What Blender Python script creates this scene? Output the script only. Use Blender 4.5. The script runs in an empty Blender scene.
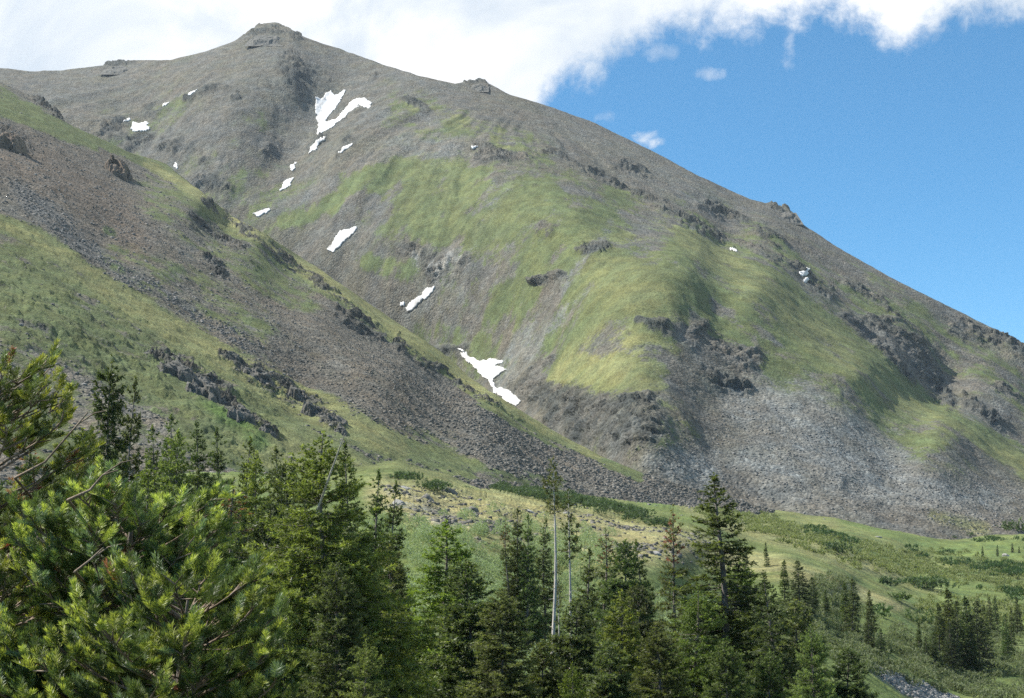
import bpy, math, random
import numpy as np
from mathutils import Vector, Matrix

# ------------------------------------------------------------------ camera, sky, sun, exposure
SC = bpy.context.scene
COL = SC.collection
F, PITCH = 1500.0, math.atan((560 - 349) / 1500.0)          # focal length in pixels of a 1024 wide frame
CP, SP = math.cos(PITCH), math.sin(PITCH)
cam_d = bpy.data.cameras.new('camera')
cam = bpy.data.objects.new('camera', cam_d); COL.objects.link(cam)
cam_d.sensor_width = 36.0; cam_d.lens = F / 1024 * 36
cam_d.clip_start = 0.05; cam_d.clip_end = 30000
cam.rotation_euler = (math.pi / 2 + PITCH, 0, 0)
SC.camera = cam
SUN_AZ, SUN_EL = math.radians(-84), math.radians(50)          # from the left of the view
sun_vec = Vector((math.sin(SUN_AZ) * math.cos(SUN_EL), math.cos(SUN_AZ) * math.cos(SUN_EL), math.sin(SUN_EL)))
sl = bpy.data.lights.new('sun', 'SUN'); sl.energy = 5.0; sl.angle = math.radians(0.5); sl.color = (1.0, 0.955, 0.88)
so = bpy.data.objects.new('sun', sl); COL.objects.link(so)
so.rotation_euler = (-sun_vec).to_track_quat('-Z', 'Y').to_euler()
SC.view_settings.view_transform = 'Standard'; SC.view_settings.look = 'None'
SC.view_settings.exposure = 0.85; SC.view_settings.gamma = 1.0
SC.view_settings.use_curve_mapping = False
SC.cycles.use_denoising = False
SC.cycles.max_bounces = 5; SC.cycles.diffuse_bounces = 3; SC.cycles.glossy_bounces = 2
SC.cycles.transmission_bounces = 3; SC.cycles.volume_bounces = 0
HAZE = 0.000032


class NT:
    """small helper for node trees"""
    def __init__(s, tree): s.t = tree; s.n = tree.nodes; s.l = tree.links
    def add(s, kind, **kw):
        nd = s.n.new(kind)
        for k, v in kw.items(): setattr(nd, k, v)
        return nd
    def put(s, sock, v):
        if hasattr(v, 'bl_idname') or isinstance(v, bpy.types.NodeSocket): s.l.new(v, sock)
        else: sock.default_value = v
    def math(s, op, a, b=0.0, c=None, clamp=False):
        m = s.add('ShaderNodeMath', operation=op, use_clamp=clamp)
        s.put(m.inputs[0], a); s.put(m.inputs[1], b)
        if c is not None: s.put(m.inputs[2], c)
        return m.outputs[0]
    def noise(s, vec, scale, detail=4, rough=0.55, dist=0.0, col=False):
        m = s.add('ShaderNodeTexNoise'); s.l.new(vec, m.inputs['Vector'])
        m.inputs['Scale'].default_value = scale; m.inputs['Detail'].default_value = detail
        m.inputs['Roughness'].default_value = rough; m.inputs['Distortion'].default_value = dist
        return m.outputs['Color' if col else 'Fac']
    def ramp(s, fac, lo, hi, a=0.0, b=1.0, smooth=True):
        m = s.add('ShaderNodeMapRange'); m.interpolation_type = 'SMOOTHSTEP' if smooth else 'LINEAR'
        s.put(m.inputs[0], fac)
        for i, v in enumerate((lo, hi, a, b)): s.put(m.inputs[i + 1], v)
        return m.outputs[0]
    def mix(s, fac, a, b, mode='MIX'):
        m = s.add('ShaderNodeMix', data_type='RGBA', blend_type=mode)
        s.put(m.inputs[0], fac); s.put(m.inputs[6], a); s.put(m.inputs[7], b)
        return m.outputs[2]


def px(u, v):
    """pixel of the photograph -> (x/y, z/y) of its line of sight"""
    dx = (np.asarray(u, float) - 512) / F; up = (349 - np.asarray(v, float)) / F
    k = CP - up * SP
    return dx / k, (SP + up * CP) / k


def unpx(x, y, z):
    t = SP / CP; E = z / y; up = (E - t) / (1 + E * t)
    return 512 + F * (x / y) * (CP - up * SP), 349 - F * up


world = bpy.data.worlds.new('World'); SC.world = world; world.use_nodes = True
W = NT(world.node_tree); W.n.clear()
out = W.add('ShaderNodeOutputWorld')
sky = W.add('ShaderNodeTexSky', sky_type='NISHITA'); sky.sun_disc = False
sky.sun_elevation = SUN_EL; sky.sun_rotation = SUN_AZ % (2 * math.pi)
sky.altitude = 3400; sky.air_density = 1.0; sky.dust_density = 0.6; sky.ozone_density = 1.0
bg = W.add('ShaderNodeBackground'); bg.inputs[1].default_value = 0.108
hsv = W.add('ShaderNodeHueSaturation'); hsv.inputs['Saturation'].default_value = 1.32; hsv.inputs['Hue'].default_value = .488
W.l.new(sky.outputs[0], hsv.inputs['Color']); W.l.new(hsv.outputs[0], bg.inputs[0])
tc = W.add('ShaderNodeTexCoord'); sep = W.add('ShaderNodeSeparateXYZ'); W.l.new(tc.outputs['Generated'], sep.inputs[0])
yy = W.math('MAXIMUM', sep.outputs[1], 0.02)
cs = W.math('DIVIDE', sep.outputs[0], yy); ce = W.math('DIVIDE', sep.outputs[2], yy)
comb = W.add('ShaderNodeCombineXYZ'); W.l.new(cs, comb.inputs[0]); W.l.new(ce, comb.inputs[1])
CV = comb.outputs[0]
fc = W.add('ShaderNodeFloatCurve')
W.l.new(W.math('MULTIPLY_ADD', cs, 0.8, 0.5), fc.inputs[1])
edge = [(-200, 300), (300, 260), (500, 175), (545, 98), (580, 84), (620, 62), (655, 38), (700, 30), (760, 27), (800, 20), (850, 20),
        (885, 38), (903, 46), (925, 32), (960, 22), (1024, 14), (1200, -10)]
cm = fc.mapping; cm.clip_min_x = 0; cm.clip_max_x = 1; cm.clip_min_y = 0; cm.clip_max_y = 1
pts = []
for u, v in edge:
    s_, e_ = px(u, v); pts.append((float(s_) * 0.8 + 0.5, float(e_)))
c0 = cm.curves[0]
while len(c0.points) < len(pts): c0.points.new(0.5, 0.5)
for p_, q_ in zip(c0.points, pts): p_.location = q_
cm.update()
n1 = W.noise(CV, 14, 7, 0.6, 0.6); n2 = W.noise(CV, 45, 6, 0.65, 0.3)
d = W.math('SUBTRACT', ce, fc.outputs[0])
d = W.math('ADD', d, W.math('MULTIPLY', W.math('SUBTRACT', n1, 0.5), 0.07))
d = W.math('ADD', d, W.math('MULTIPLY', W.math('SUBTRACT', n2, 0.5), 0.03))
mask = W.ramp(W.math('ADD', d, W.math('MULTIPLY', W.math('SUBTRACT', W.noise(CV, 110, 5, .7, .4), .5), .02)), -0.010, 0.022)
for (u, v, ru, rv, st) in [(649, 139, 18, 11, .95), (709, 73, 20, 9, .38), (789, 48, 9, 30, .4), (606, 118, 16, 8, .35), (660, 52, 25, 12, .3)]:
    s_, e_ = px(u, v)
    a = W.math('DIVIDE', W.math('SUBTRACT', cs, float(s_)), ru / F); b = W.math('DIVIDE', W.math('SUBTRACT', ce, float(e_)), rv / F)
    r2 = W.math('ADD', W.math('MULTIPLY', a, a), W.math('MULTIPLY', b, b))
    g = W.math('SUBTRACT', 1.0, r2)
    g = W.math('ADD', g, W.math('MULTIPLY', W.math('SUBTRACT', n2, 0.5), 4.5))
    mask = W.math('MAXIMUM', mask, W.ramp(g, 0.0, 1.6, 0.0, st))
body = W.noise(CV, 6, 5, 0.6, 0.4)
ccol = W.mix(W.ramp(body, 0.34, 0.62), (0.62, 0.70, 0.79, 1), (1.0, 1.0, 1.0, 1))
cb = W.add('ShaderNodeBackground'); W.l.new(ccol, cb.inputs[0]); cb.inputs[1].default_value = 0.64
ms = W.add('ShaderNodeMixShader'); front = W.math('GREATER_THAN', sep.outputs[1], 0.02)
W.l.new(W.math('MULTIPLY', mask, front), ms.inputs[0]); W.l.new(bg.outputs[0], ms.inputs[1]); W.l.new(cb.outputs[0], ms.inputs[2])
W.l.new(ms.outputs[0], out.inputs[0])

# ------------------------------------------------------------------ generic helpers
def tag(o, label=None, cat=None, group=None, kind=None):
    if label: o['label'] = label
    if cat: o['category'] = cat
    if group: o['group'] = group
    if kind: o['kind'] = kind
    return o


def mesh_data(name, verts, faces, mat, smooth=False, attrs=None, fattr=None):
    verts = np.asarray(verts, np.float32); faces = np.asarray(faces, np.int32)
    me = bpy.data.meshes.new(name)
    me.vertices.add(len(verts)); me.vertices.foreach_set('co', verts.ravel())
    nf, k = faces.shape
    me.loops.add(nf * k); me.loops.foreach_set('vertex_index', faces.ravel())
    me.polygons.add(nf); me.polygons.foreach_set('loop_start', np.arange(0, nf * k, k, dtype=np.int32))
    if smooth: me.polygons.foreach_set('use_smooth', np.ones(nf, bool))
    me.update(calc_edges=True)
    for an, data in (attrs or {}).items():
        data = np.asarray(data, np.float32)
        if data.ndim == 1:
            a = me.attributes.new(an, 'FLOAT', 'POINT'); a.data.foreach_set('value', data)
        else:
            a = me.attributes.new(an, 'FLOAT_COLOR', 'POINT')
            if data.shape[1] == 3: data = np.concatenate([data, np.ones((len(data), 1), np.float32)], 1)
            a.data.foreach_set('color', data.ravel())
    if mat: me.materials.append(mat)
    return me


def obj(name, me, parent=None, loc=None):
    o = bpy.data.objects.new(name, me); COL.objects.link(o)
    if parent is not None: o.parent = parent
    if loc is not None: o.location = loc
    return o


def empty(name, loc=(0, 0, 0)):
    o = bpy.data.objects.new(name, None); COL.objects.link(o); o.location = loc; o.empty_display_size = 0.3
    return o


def hash3(ix, iy, iz, seed):
    h = (ix.astype(np.int64) * 374761393 + iy.astype(np.int64) * 668265263 + iz.astype(np.int64) * 2147483647 + seed * 974634777) & 0xFFFFFFFF
    h = ((h ^ (h >> 13)) * 1274126177) & 0xFFFFFFFF
    h = ((h ^ (h >> 16)) * 2246822519) & 0xFFFFFFFF
    return ((h ^ (h >> 15)) & 0xFFFFFF) / float(0xFFFFFF)


def vnoise(x, y, z=None, seed=0):
    x = np.asarray(x, float); y = np.asarray(y, float)
    ix = np.floor(x); iy = np.floor(y); fx = x - ix; fy = y - iy
    fx = fx * fx * fx * (fx * (fx * 6 - 15) + 10); fy = fy * fy * fy * (fy * (fy * 6 - 15) + 10)
    if z is None:
        o = np.zeros_like(ix)
        a = hash3(ix, iy, o, seed); b = hash3(ix + 1, iy, o, seed); c = hash3(ix, iy + 1, o, seed); d_ = hash3(ix + 1, iy + 1, o, seed)
        return (a + (b - a) * fx) * (1 - fy) + (c + (d_ - c) * fx) * fy
    z = np.asarray(z, float); iz = np.floor(z); fz = z - iz; fz = fz * fz * fz * (fz * (fz * 6 - 15) + 10)
    r = []
    for k in (0, 1):
        a = hash3(ix, iy, iz + k, seed); b = hash3(ix + 1, iy, iz + k, seed); c = hash3(ix, iy + 1, iz + k, seed); d_ = hash3(ix + 1, iy + 1, iz + k, seed)
        r.append((a + (b - a) * fx) * (1 - fy) + (c + (d_ - c) * fx) * fy)
    return r[0] + (r[1] - r[0]) * fz


def fbm(x, y, scale, octv=5, gain=0.5, seed=0, ridged=False, z=None):
    """fractal noise, about -1..1 (ridged: 0..1)"""
    tot = 0; amp = 1; norm = 0; f = 1.0 / scale
    c, s = math.cos(0.6), math.sin(0.6)
    for i in range(octv):
        n = vnoise(x * f, y * f, None if z is None else z * f, seed + i * 17) * 2 - 1
        if ridged: n = 1 - np.abs(n)
        tot = tot + n * amp; norm += amp; amp *= gain; f *= 2.03
        x, y = c * x - s * y + 13.7, s * x + c * y - 7.1
    return tot / norm


def worley(x, y, z, scale, seed):
    """blocky rock: per-cell random height with a tilted top"""
    x, y, z = x / scale, y / scale, z / scale; ix, iy, iz = np.floor(x), np.floor(y), np.floor(z)
    best = np.full(x.shape, 99.); val = np.zeros(x.shape)
    for a in (-1, 0, 1):
        for b in (-1, 0, 1):
            for c in (-1, 0, 1):
                jx, jy, jz = ix + a, iy + b, iz + c
                dx = jx + hash3(jx, jy, jz, seed) - x; dy = jy + hash3(jx, jy, jz, seed + 1) - y; dz = jz + hash3(jx, jy, jz, seed + 2) - z
                d2 = dx * dx + dy * dy + dz * dz; m = d2 < best; best = np.where(m, d2, best)
                hv = hash3(jx, jy, jz, seed + 3) + dx * (hash3(jx, jy, jz, seed + 4) - .5) * .9 + dy * (hash3(jx, jy, jz, seed + 5) - .2) * .9
                val = np.where(m, hv, val)
    return val


def rbf(ctrl, u, v, smooth=0.0):
    """thin plate through control values (u, v, value)"""
    c = np.array(ctrl, float); n = len(c); sc = 300.0
    P = c[:, :2] / sc; Q = np.stack([u.ravel(), v.ravel()], 1) / sc
    def K(r2): return 0.5 * r2 * np.log(r2 + 1e-12)
    A = K(((P[:, None] - P[None]) ** 2).sum(2)) + np.eye(n) * smooth
    B = np.concatenate([np.ones((n, 1)), P], 1)
    M = np.zeros((n + 3, n + 3)); M[:n, :n] = A; M[:n, n:] = B; M[n:, :n] = B.T
    w = np.linalg.solve(M, np.concatenate([c[:, 2], np.zeros(3)]))
    o = w[n] + Q @ w[n + 1:]
    for i in range(n): o = o + w[i] * K(((Q - P[i]) ** 2).sum(1))
    return o.reshape(u.shape)


def stroke(u, v, pts, soft=0.55):
    """soft mask of a polyline with a radius at each point (1 on the line)"""
    best = np.full(u.shape, 9.0)
    if len(pts) == 1: pts = [pts[0], pts[0]]
    for (a, b, r), (c, d_, q) in zip(pts[:-1], pts[1:]):
        L2 = (c - a) ** 2 + (d_ - b) ** 2
        t = np.clip(((u - a) * (c - a) + (v - b) * (d_ - b)) / L2, 0, 1) if L2 > 0 else 0.0
        dist = np.hypot(u - (a + t * (c - a)), v - (b + t * (d_ - b))) / (r + t * (q - r))
        best = np.minimum(best, dist)
    x = np.clip((1 + soft - best) / (2 * soft), 0, 1)
    return x * x * (3 - 2 * x)


def ss(x, a, b):
    t = np.clip((x - a) / (b - a), 0, 1); return t * t * (3 - 2 * t)


C = lambda *a: np.array(a, float)
SCREE, GRASS, STRAW, CRAG, TALUS, BROWN = C(.160, .157, .142), C(.15, .182, .074), C(.262, .262, .112), C(.075, .08, .075), C(.245, .25, .24), C(.185, .158, .125)
LUSH, SOIL = C(.075, .14, .032), C(.16, .125, .09)


class Sheet:
    """a piece of ground: a grid of lines of sight with its distance, then relief in world space"""
    def __init__(s, us, vtop, vbot, n, dist, beyond=0):
        t = np.linspace(0, 1, n)[:, None]
        s.U = np.repeat(us[None], n, 0); s.V = vtop(us)[None] * (1 - t) + vbot * t
        S, E = px(s.U, s.V)
        Y = dist(s.U, s.V, S, E)
        s.X, s.Y, s.Z = S * Y, Y, E * Y
        if beyond:
            X0, Y0, Z0 = s.X[0], s.Y[0], s.Z[0]; ex = []
            for k in range(beyond, 0, -1):
                q = (k / beyond) ** 2 * 500
                ex.append((X0 * (1 + q / Y0), Y0 + q, Z0 + 0.1 * q * np.exp(-q / 12) - 0.5 * q * (1 - np.exp(-q / 30))))
            s.X = np.concatenate([np.array([e[0] for e in ex]), s.X]); s.Y = np.concatenate([np.array([e[1] for e in ex]), s.Y])
            s.Z = np.concatenate([np.array([e[2] for e in ex]), s.Z])
        s.beyond = beyond; s.reproject()
    def reproject(s):
        s.U, s.V = unpx(s.X, np.maximum(s.Y, .5), s.Z)
        s.V[:s.beyond] = s.V[s.beyond]
    def normals(s):
        P = np.stack([s.X, s.Y, s.Z], 2)
        a = np.gradient(P, axis=0); b = np.gradient(P, axis=1)
        n = np.cross(a, b); n /= np.linalg.norm(n, axis=2, keepdims=True) + 1e-9
        return n * np.sign(n[..., 2:3] + 1e-9)
    def lift(s, h):
        n = s.normals(); s.X = s.X + n[..., 0] * h; s.Y = s.Y + n[..., 1] * h; s.Z = s.Z + n[..., 2] * h
        s.reproject()
    def faces(s):
        r, c = s.X.shape; i = np.arange(r * c).reshape(r, c)
        return np.stack([i[:-1, :-1], i[1:, :-1], i[1:, 1:], i[:-1, 1:]], 2).reshape(-1, 4)
    def build(s, name, mat, attrs, smooth=True):
        me = mesh_data(name, np.stack([s.X, s.Y, s.Z], 2).reshape(-1, 3), s.faces(), mat, smooth,
                       {k: (a.reshape(-1, 3) if a.ndim == 3 else a.ravel()) for k, a in attrs.items()})
        o = obj(name, me); o['kind'] = 'structure'; return o
    def at(s, u, v):
        """the point of this ground seen at a pixel (nearest vertex)"""
        k = np.argmin((s.U - u) ** 2 + (s.V - v) ** 2); i, j = np.unravel_index(k, s.U.shape)
        return Vector((s.X[i, j], s.Y[i, j], s.Z[i, j]))
    def height(s, x, y):
        d_ = (s.X - x) ** 2 + (s.Y - y) ** 2; i, j = np.unravel_index(np.argmin(d_), d_.shape)
        return float(s.Z[i, j])


def blend(col, m, c):
    return col * (1 - m[..., None]) + c * m[..., None]


# ------------------------------------------------------------------ materials
def principled(name, rough=0.9):
    m = bpy.data.materials.new(name); m.use_nodes = True; t = NT(m.node_tree)
    b = t.n['Principled BSDF']; b.inputs['Roughness'].default_value = rough
    return m, t, b


def terrain_mat(name, grain, bump=1.0, gain=1.0):
    m, t, b = principled(name, 0.95); b.inputs['Specular IOR Level'].default_value = 0.15
    geo = t.add('ShaderNodeNewGeometry'); pos = geo.outputs['Position']
    ac = t.add('ShaderNodeAttribute', attribute_name='albedo'); ar = t.add('ShaderNodeAttribute', attribute_name='rocky')
    fine = t.noise(pos, 1 / grain, 5, 0.7); mid = t.noise(pos, 1 / (grain * 6), 4, 0.6)
    vo = t.add('ShaderNodeTexVoronoi'); t.l.new(pos, vo.inputs['Vector']); vo.inputs['Scale'].default_value = 0.8 / grain
    vc = t.add('ShaderNodeSeparateColor'); t.l.new(vo.outputs['Color'], vc.inputs[0])
    stone = t.ramp(vc.outputs[0], 0, 1, 0.8, 1.22)
    k = t.math('MULTIPLY', t.ramp(fine, 0.28, 0.72, 0.62, 1.38), t.ramp(mid, 0.3, 0.7, 0.8, 1.2))
    kk = t.math('ADD', 1.0, t.math('MULTIPLY', ar.outputs['Fac'], t.math('SUBTRACT', stone, 1.0)))
    k = t.math('MULTIPLY', t.math('MULTIPLY', k, kk), gain)
    at_ = t.add('ShaderNodeAttribute', attribute_name='turf'); ag = t.add('ShaderNodeAttribute', attribute_name='turf_cover')
    brk = t.math('ADD', t.math('MULTIPLY', t.math('SUBTRACT', t.noise(pos, 1 / (grain * 2.2), 5, 0.75), .5), 1.5), t.math('MULTIPLY', t.math('SUBTRACT', t.noise(pos, 1 / (grain * 9), 5, 0.7), .5), .9))
    cover = t.math('MULTIPLY', t.ramp(t.math('ADD', ag.outputs['Fac'], brk), .38, .56), t.ramp(ag.outputs['Fac'], .04, .2))
    cover = t.math('ADD', t.math('MULTIPLY', cover, .62), t.math('MULTIPLY', t.ramp(ag.outputs['Fac'], .0, .9), .33))
    ground_c = t.mix(cover, ac.outputs['Color'], at_.outputs['Color'])
    sc = t.add('ShaderNodeVectorMath', operation='SCALE'); t.l.new(ground_c, sc.inputs[0]); t.l.new(k, sc.inputs['Scale'])
    hue = t.noise(pos, 1 / (grain * 11), 4, 0.6)
    c2 = t.mix(t.ramp(hue, 0.35, 0.65), (0.94, 1.0, 1.03, 1), (1.03, 1.0, 0.93, 1))
    t.l.new(t.mix(1.0, sc.outputs[0], c2, 'MULTIPLY'), b.inputs['Base Color'])
    h = t.math('ADD', t.math('MULTIPLY', fine, 1.0), t.math('MULTIPLY', t.math('MULTIPLY', vo.outputs['Distance'], ar.outputs['Fac']), -0.8))
    bp = t.add('ShaderNodeBump'); bp.inputs['Strength'].default_value = 0.9; bp.inputs['Distance'].default_value = grain * bump
    t.l.new(h, bp.inputs['Height']); t.l.new(bp.outputs[0], b.inputs['Normal'])
    return m


M_MOUNT = terrain_mat('mountain_ground', 1.7, .7, .68)
M_HILL = terrain_mat('hillside_ground', 1.0, 1.0, .68)
M_VALLEY = terrain_mat('meadow_ground', 0.7, 0.9, .74)


def rock_mat(name, c1, c2, scale):
    m, t, b = principled(name, 0.92); b.inputs['Specular IOR Level'].default_value = 0.2
    geo = t.add('ShaderNodeNewGeometry'); n = t.noise(geo.outputs['Position'], scale, 7, 0.65)
    lich = t.noise(geo.outputs['Position'], scale * 3.1, 4, 0.6)
    ri = geo.outputs['Random Per Island']
    c = t.mix(t.ramp(n, 0.3, 0.7), (*c1, 1), (*c2, 1))
    c = t.mix(t.ramp(lich, 0.56, 0.7, 0, 0.35), c, (0.16, 0.17, 0.09, 1))
    sc = t.add('ShaderNodeVectorMath', operation='SCALE'); t.l.new(c, sc.inputs[0]); t.l.new(t.ramp(ri, 0, 1, 0.75, 1.28, False), sc.inputs['Scale'])
    t.l.new(sc.outputs[0], b.inputs['Base Color'])
    bp = t.add('ShaderNodeBump'); bp.inputs['Strength'].default_value = 0.8; bp.inputs['Distance'].default_value = 0.6 / scale
    t.l.new(n, bp.inputs['Height']); t.l.new(bp.outputs[0], b.inputs['Normal'])
    return m


M_TALUS = rock_mat('talus_stone', (.095, .09, .078), (.18, .172, .152), 1.3)
M_TALUS2 = rock_mat('grey_talus_stone', (.125, .122, .115), (.195, .192, .183), 0.9)
M_CRAG = rock_mat('outcrop_rock', (.07, .07, .062), (.15, .145, .13), 0.35)
M_BROWN = rock_mat('brown_rock', (.10, .08, .06), (.2, .16, .125), 0.35)
M_PALE = rock_mat('pale_boulder', (.2, .195, .18), (.32, .31, .29), 0.8)
m_, t_, b_ = principled('snow', 0.7)
geo = t_.add('ShaderNodeNewGeometry'); nn = t_.noise(geo.outputs['Position'], 0.12, 7, 0.72)
t_.l.new(t_.mix(t_.ramp(nn, 0.42, 0.72), (.62, .62, .61, 1), (.38, .35, .31, 1)), b_.inputs['Base Color'])
M_SNOW = m_


def leaf_mat(name, rough=0.55, trans=0.25, spec=0.3):
    m, t, b = principled(name, rough); b.inputs['Specular IOR Level'].default_value = spec
    a = t.add('ShaderNodeAttribute', attribute_name='tint')
    oi = t.add('ShaderNodeObjectInfo')
    g = t.add('ShaderNodeVectorMath', operation='SCALE'); t.l.new(a.outputs['Color'], g.inputs[0])
    t.l.new(t.ramp(oi.outputs['Random'], 0, 1, 0.75, 1.3, False), g.inputs['Scale'])
    hs = t.add('ShaderNodeHueSaturation'); t.l.new(g.outputs[0], hs.inputs['Color'])
    rr_ = t.math('FRACT', t.math('MULTIPLY', oi.outputs['Random'], 7.31))
    t.l.new(t.ramp(rr_, 0, 1, .475, .52, False), hs.inputs['Hue']); t.l.new(t.ramp(t.math('FRACT', t.math('MULTIPLY', oi.outputs['Random'], 13.7)), 0, 1, .78, 1.06, False), hs.inputs['Saturation'])
    g = hs
    t.l.new(g.outputs[0], b.inputs['Base Color'])
    tr = t.add('ShaderNodeBsdfTranslucent')
    g2 = t.mix(1.0, g.outputs[0], (1.25, 1.35, 0.6, 1), 'MULTIPLY'); t.l.new(g2, tr.inputs[0])
    mx = t.add('ShaderNodeMixShader'); mx.inputs[0].default_value = trans
    t.l.new(b.outputs[0], mx.inputs[1]); t.l.new(tr.outputs[0], mx.inputs[2])
    t.l.new(mx.outputs[0], t.n['Material Output'].inputs[0])
    return m


M_NEEDLE = leaf_mat('needles', 0.5, 0.45, 0.35)
M_LEAF = leaf_mat('willow_leaves', 0.6, 0.35, 0.3)


def bark_mat(name, c1, c2):
    m, t, b = principled(name, 0.9)
    tcn = t.add('ShaderNodeTexCoord'); mp = t.add('ShaderNodeMapping'); t.l.new(tcn.outputs['Object'], mp.inputs[0]); mp.inputs['Scale'].default_value = (8, 8, 1.5)
    n = t.noise(mp.outputs[0], 2.5, 6, 0.65)
    t.l.new(t.mix(t.ramp(n, 0.35, 0.65), (*c1, 1), (*c2, 1)), b.inputs['Base Color'])
    bp = t.add('ShaderNodeBump'); bp.inputs['Strength'].default_value = 0.6; bp.inputs['Distance'].default_value = 0.03
    t.l.new(n, bp.inputs['Height']); t.l.new(bp.outputs[0], b.inputs['Normal'])
    return m


M_BARK = bark_mat('bark', (.09, .075, .06), (.2, .175, .15))
M_DEAD = bark_mat('bare_wood', (.33, .3, .26), (.52, .49, .44))

# ------------------------------------------------------------------ mountain
def curve(pts):
    a = np.array(pts, float); return lambda u: np.interp(u, a[:, 0], a[:, 1])


rng = np.random.default_rng(7)
sky_line = curve([(-220, 82), (-60, 72), (0, 67), (30, 71), (60, 70), (104, 65), (108, 61), (132, 60), (170, 60), (205, 52), (235, 41), (248, 33), (262, 25),
                  (275, 23), (290, 29), (302, 37), (340, 49), (380, 63), (420, 76), (455, 84), (468, 81), (480, 80), (490, 84), (510, 94), (550, 106),
                  (590, 121), (650, 150), (700, 177), (750, 199), (770, 205), (785, 207), (797, 217), (800, 222), (850, 254), (900, 283),
                  (950, 307), (1000, 331), (1024, 343), (1240, 455)])
MK = [(-220, 82, 1.12), (0, 67, 1.08), (60, 70, 1.1), (125, 61, 1.08), (205, 52, 1.03), (275, 23, 1.0), (340, 50, 1.02), (420, 76, 1.0), (480, 83, 1.02),
      (590, 121, 1.1), (700, 178, 1.18), (800, 222, 1.25), (900, 283, 1.3), (1024, 343, 1.38), (1240, 455, 1.45),
      (60, 110, 1.09), (150, 120, 1.1), (200, 100, 1.04), (240, 140, 1.07), (200, 180, 1.13), (290, 75, 1.003), (270, 205, 1.14), (295, 165, 1.11),
      (325, 115, 1.07), (350, 150, 1.035), (335, 240, 1.13), (415, 300, 1.15), (480, 370, 1.16), (520, 412, 1.12), (600, 458, .98),
      (400, 400, 1.3), (200, 300, 1.3), (0, 200, 1.2), (-220, 150, 1.15), (430, 120, 1.0), (480, 140, .985), (530, 165, .975), (580, 210, .955),
      (620, 270, .94), (640, 330, .935), (650, 380, .93), (640, 430, .925), (400, 180, 1.03), (420, 230, 1.06), (500, 230, 1.01), (500, 310, 1.085),
      (560, 300, 1.005), (560, 370, 1.045), (720, 310, .98), (700, 250, .985), (760, 288, 1.0), (860, 370, 1.065), (940, 422, 1.125), (1024, 470, 1.2),
      (640, 196, 1.06), (720, 238, 1.12), (800, 278, 1.13), (870, 338, 1.19), (940, 405, 1.26), (1010, 440, 1.26), (760, 230, 1.16), (900, 320, 1.25),
      (980, 380, 1.31), (1040, 420, 1.34), (720, 400, .985), (800, 430, 1.005), (900, 460, 1.045), (700, 470, .96), (800, 505, .98), (900, 515, 1.0),
      (1024, 525, 1.03), (1240, 560, 1.12), (700, 540, .96), (400, 540, 1.2), (0, 540, 1.3), (1000, 560, 1.0)]


def mount_dist(U, V, S, E):
    k = rbf(MK, U, V, 2e-5)
    return k * 551.0 / (0.62 - E)


us = np.arange(-215, 1236, 1.15)
MT = Sheet(us, sky_line, 552.0, 430, mount_dist, beyond=26)
x, y = MT.X, MT.Y
wu = fbm(x, y, 60, 4, seed=3) * 9; wv = fbm(x, y, 60, 4, seed=9) * 7
wu2 = fbm(x, y, 14, 4, .6, seed=13) * 4; wv2 = fbm(x, y, 14, 4, .6, seed=19) * 3
U, V = MT.U, MT.V
crag_s = [[(290, 66, 14), (315, 85, 18)], [(255, 38, 10), (275, 32, 12), (292, 38, 8)], [(275, 145, 8), (272, 160, 8)], [(104, 130, 9), (120, 124, 6)], [(125, 142, 10), (145, 138, 7)],
          [(150, 113, 8), (160, 108, 4)], [(170, 150, 10), (190, 148, 10), (205, 165, 6)], [(200, 185, 8), (228, 190, 7)], [(185, 97, 5), (215, 92, 8), (235, 95, 6)],
          [(700, 332, 12), (690, 345, 6)], [(640, 322, 5), (672, 330, 8)], [(720, 345, 10), (750, 358, 13)], [(700, 375, 10), (745, 385, 8)],
          [(515, 385, 8), (555, 400, 14), (600, 412, 20), (645, 405, 12)], [(560, 425, 12), (610, 440, 12), (650, 430, 14)], [(550, 360, 6), (530, 372, 5)],
          [(870, 322, 10), (900, 335, 16), (925, 358, 13), (935, 385, 9), (950, 408, 5)], [(850, 315, 7), (880, 345, 8), (915, 375, 9)],
          [(810, 278, 5), (830, 293, 7)], [(775, 208, 5), (796, 216, 5)],
          [(548, 152, 5), (600, 175, 3.5), (650, 200, 4), (720, 236, 5), (760, 250, 4), (805, 272, 5)], [(905, 320, 2), (880, 298, 3), (850, 282, 3)],
          [(955, 325, 6), (1020, 348, 7)], [(475, 150, 9), (512, 155, 8), (545, 152, 5)], [(430, 268, 10), (455, 255, 9)], [(395, 245, 6), (420, 250, 6)],
          [(540, 228, 7), (550, 228, 6)], [(575, 245, 5), (600, 245, 5)], [(535, 280, 4), (555, 270, 4)], [(310, 150, 5), (330, 130, 4)], [(340, 155, 4), (350, 140, 5)],
          [(465, 82, 4), (485, 83, 4)], [(110, 64, 3), (132, 62, 3)], [(960, 400, 3), (1005, 425, 5)], [(430, 350, 5), (460, 345, 6)], [(400, 98, 3), (425, 108, 4)],
          [(620, 165, 8), (650, 180, 4)], [(700, 205, 4), (780, 240, 5)], [(1000, 385, 5), (1030, 395, 5)], [(370, 75, 2.5), (375, 78, 3)]]
crag = np.zeros_like(U)
for p in crag_s: crag = np.maximum(crag, stroke(U + wu + wu2, V + wv * .6 + wv2, p, .6))
cragsoft = crag
crag = crag * ss(fbm(x, y, 26, 6, .68, seed=31), -0.3, 0.15)
crag = np.maximum(crag, stroke(U + wu * .6, V + wv * .4, [(535, 385, 10), (560, 400, 16), (605, 420, 22), (650, 425, 16)], .8) * ss(fbm(x, y, 16, 5, .65, seed=33), -.5, .1) * .95)
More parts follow.
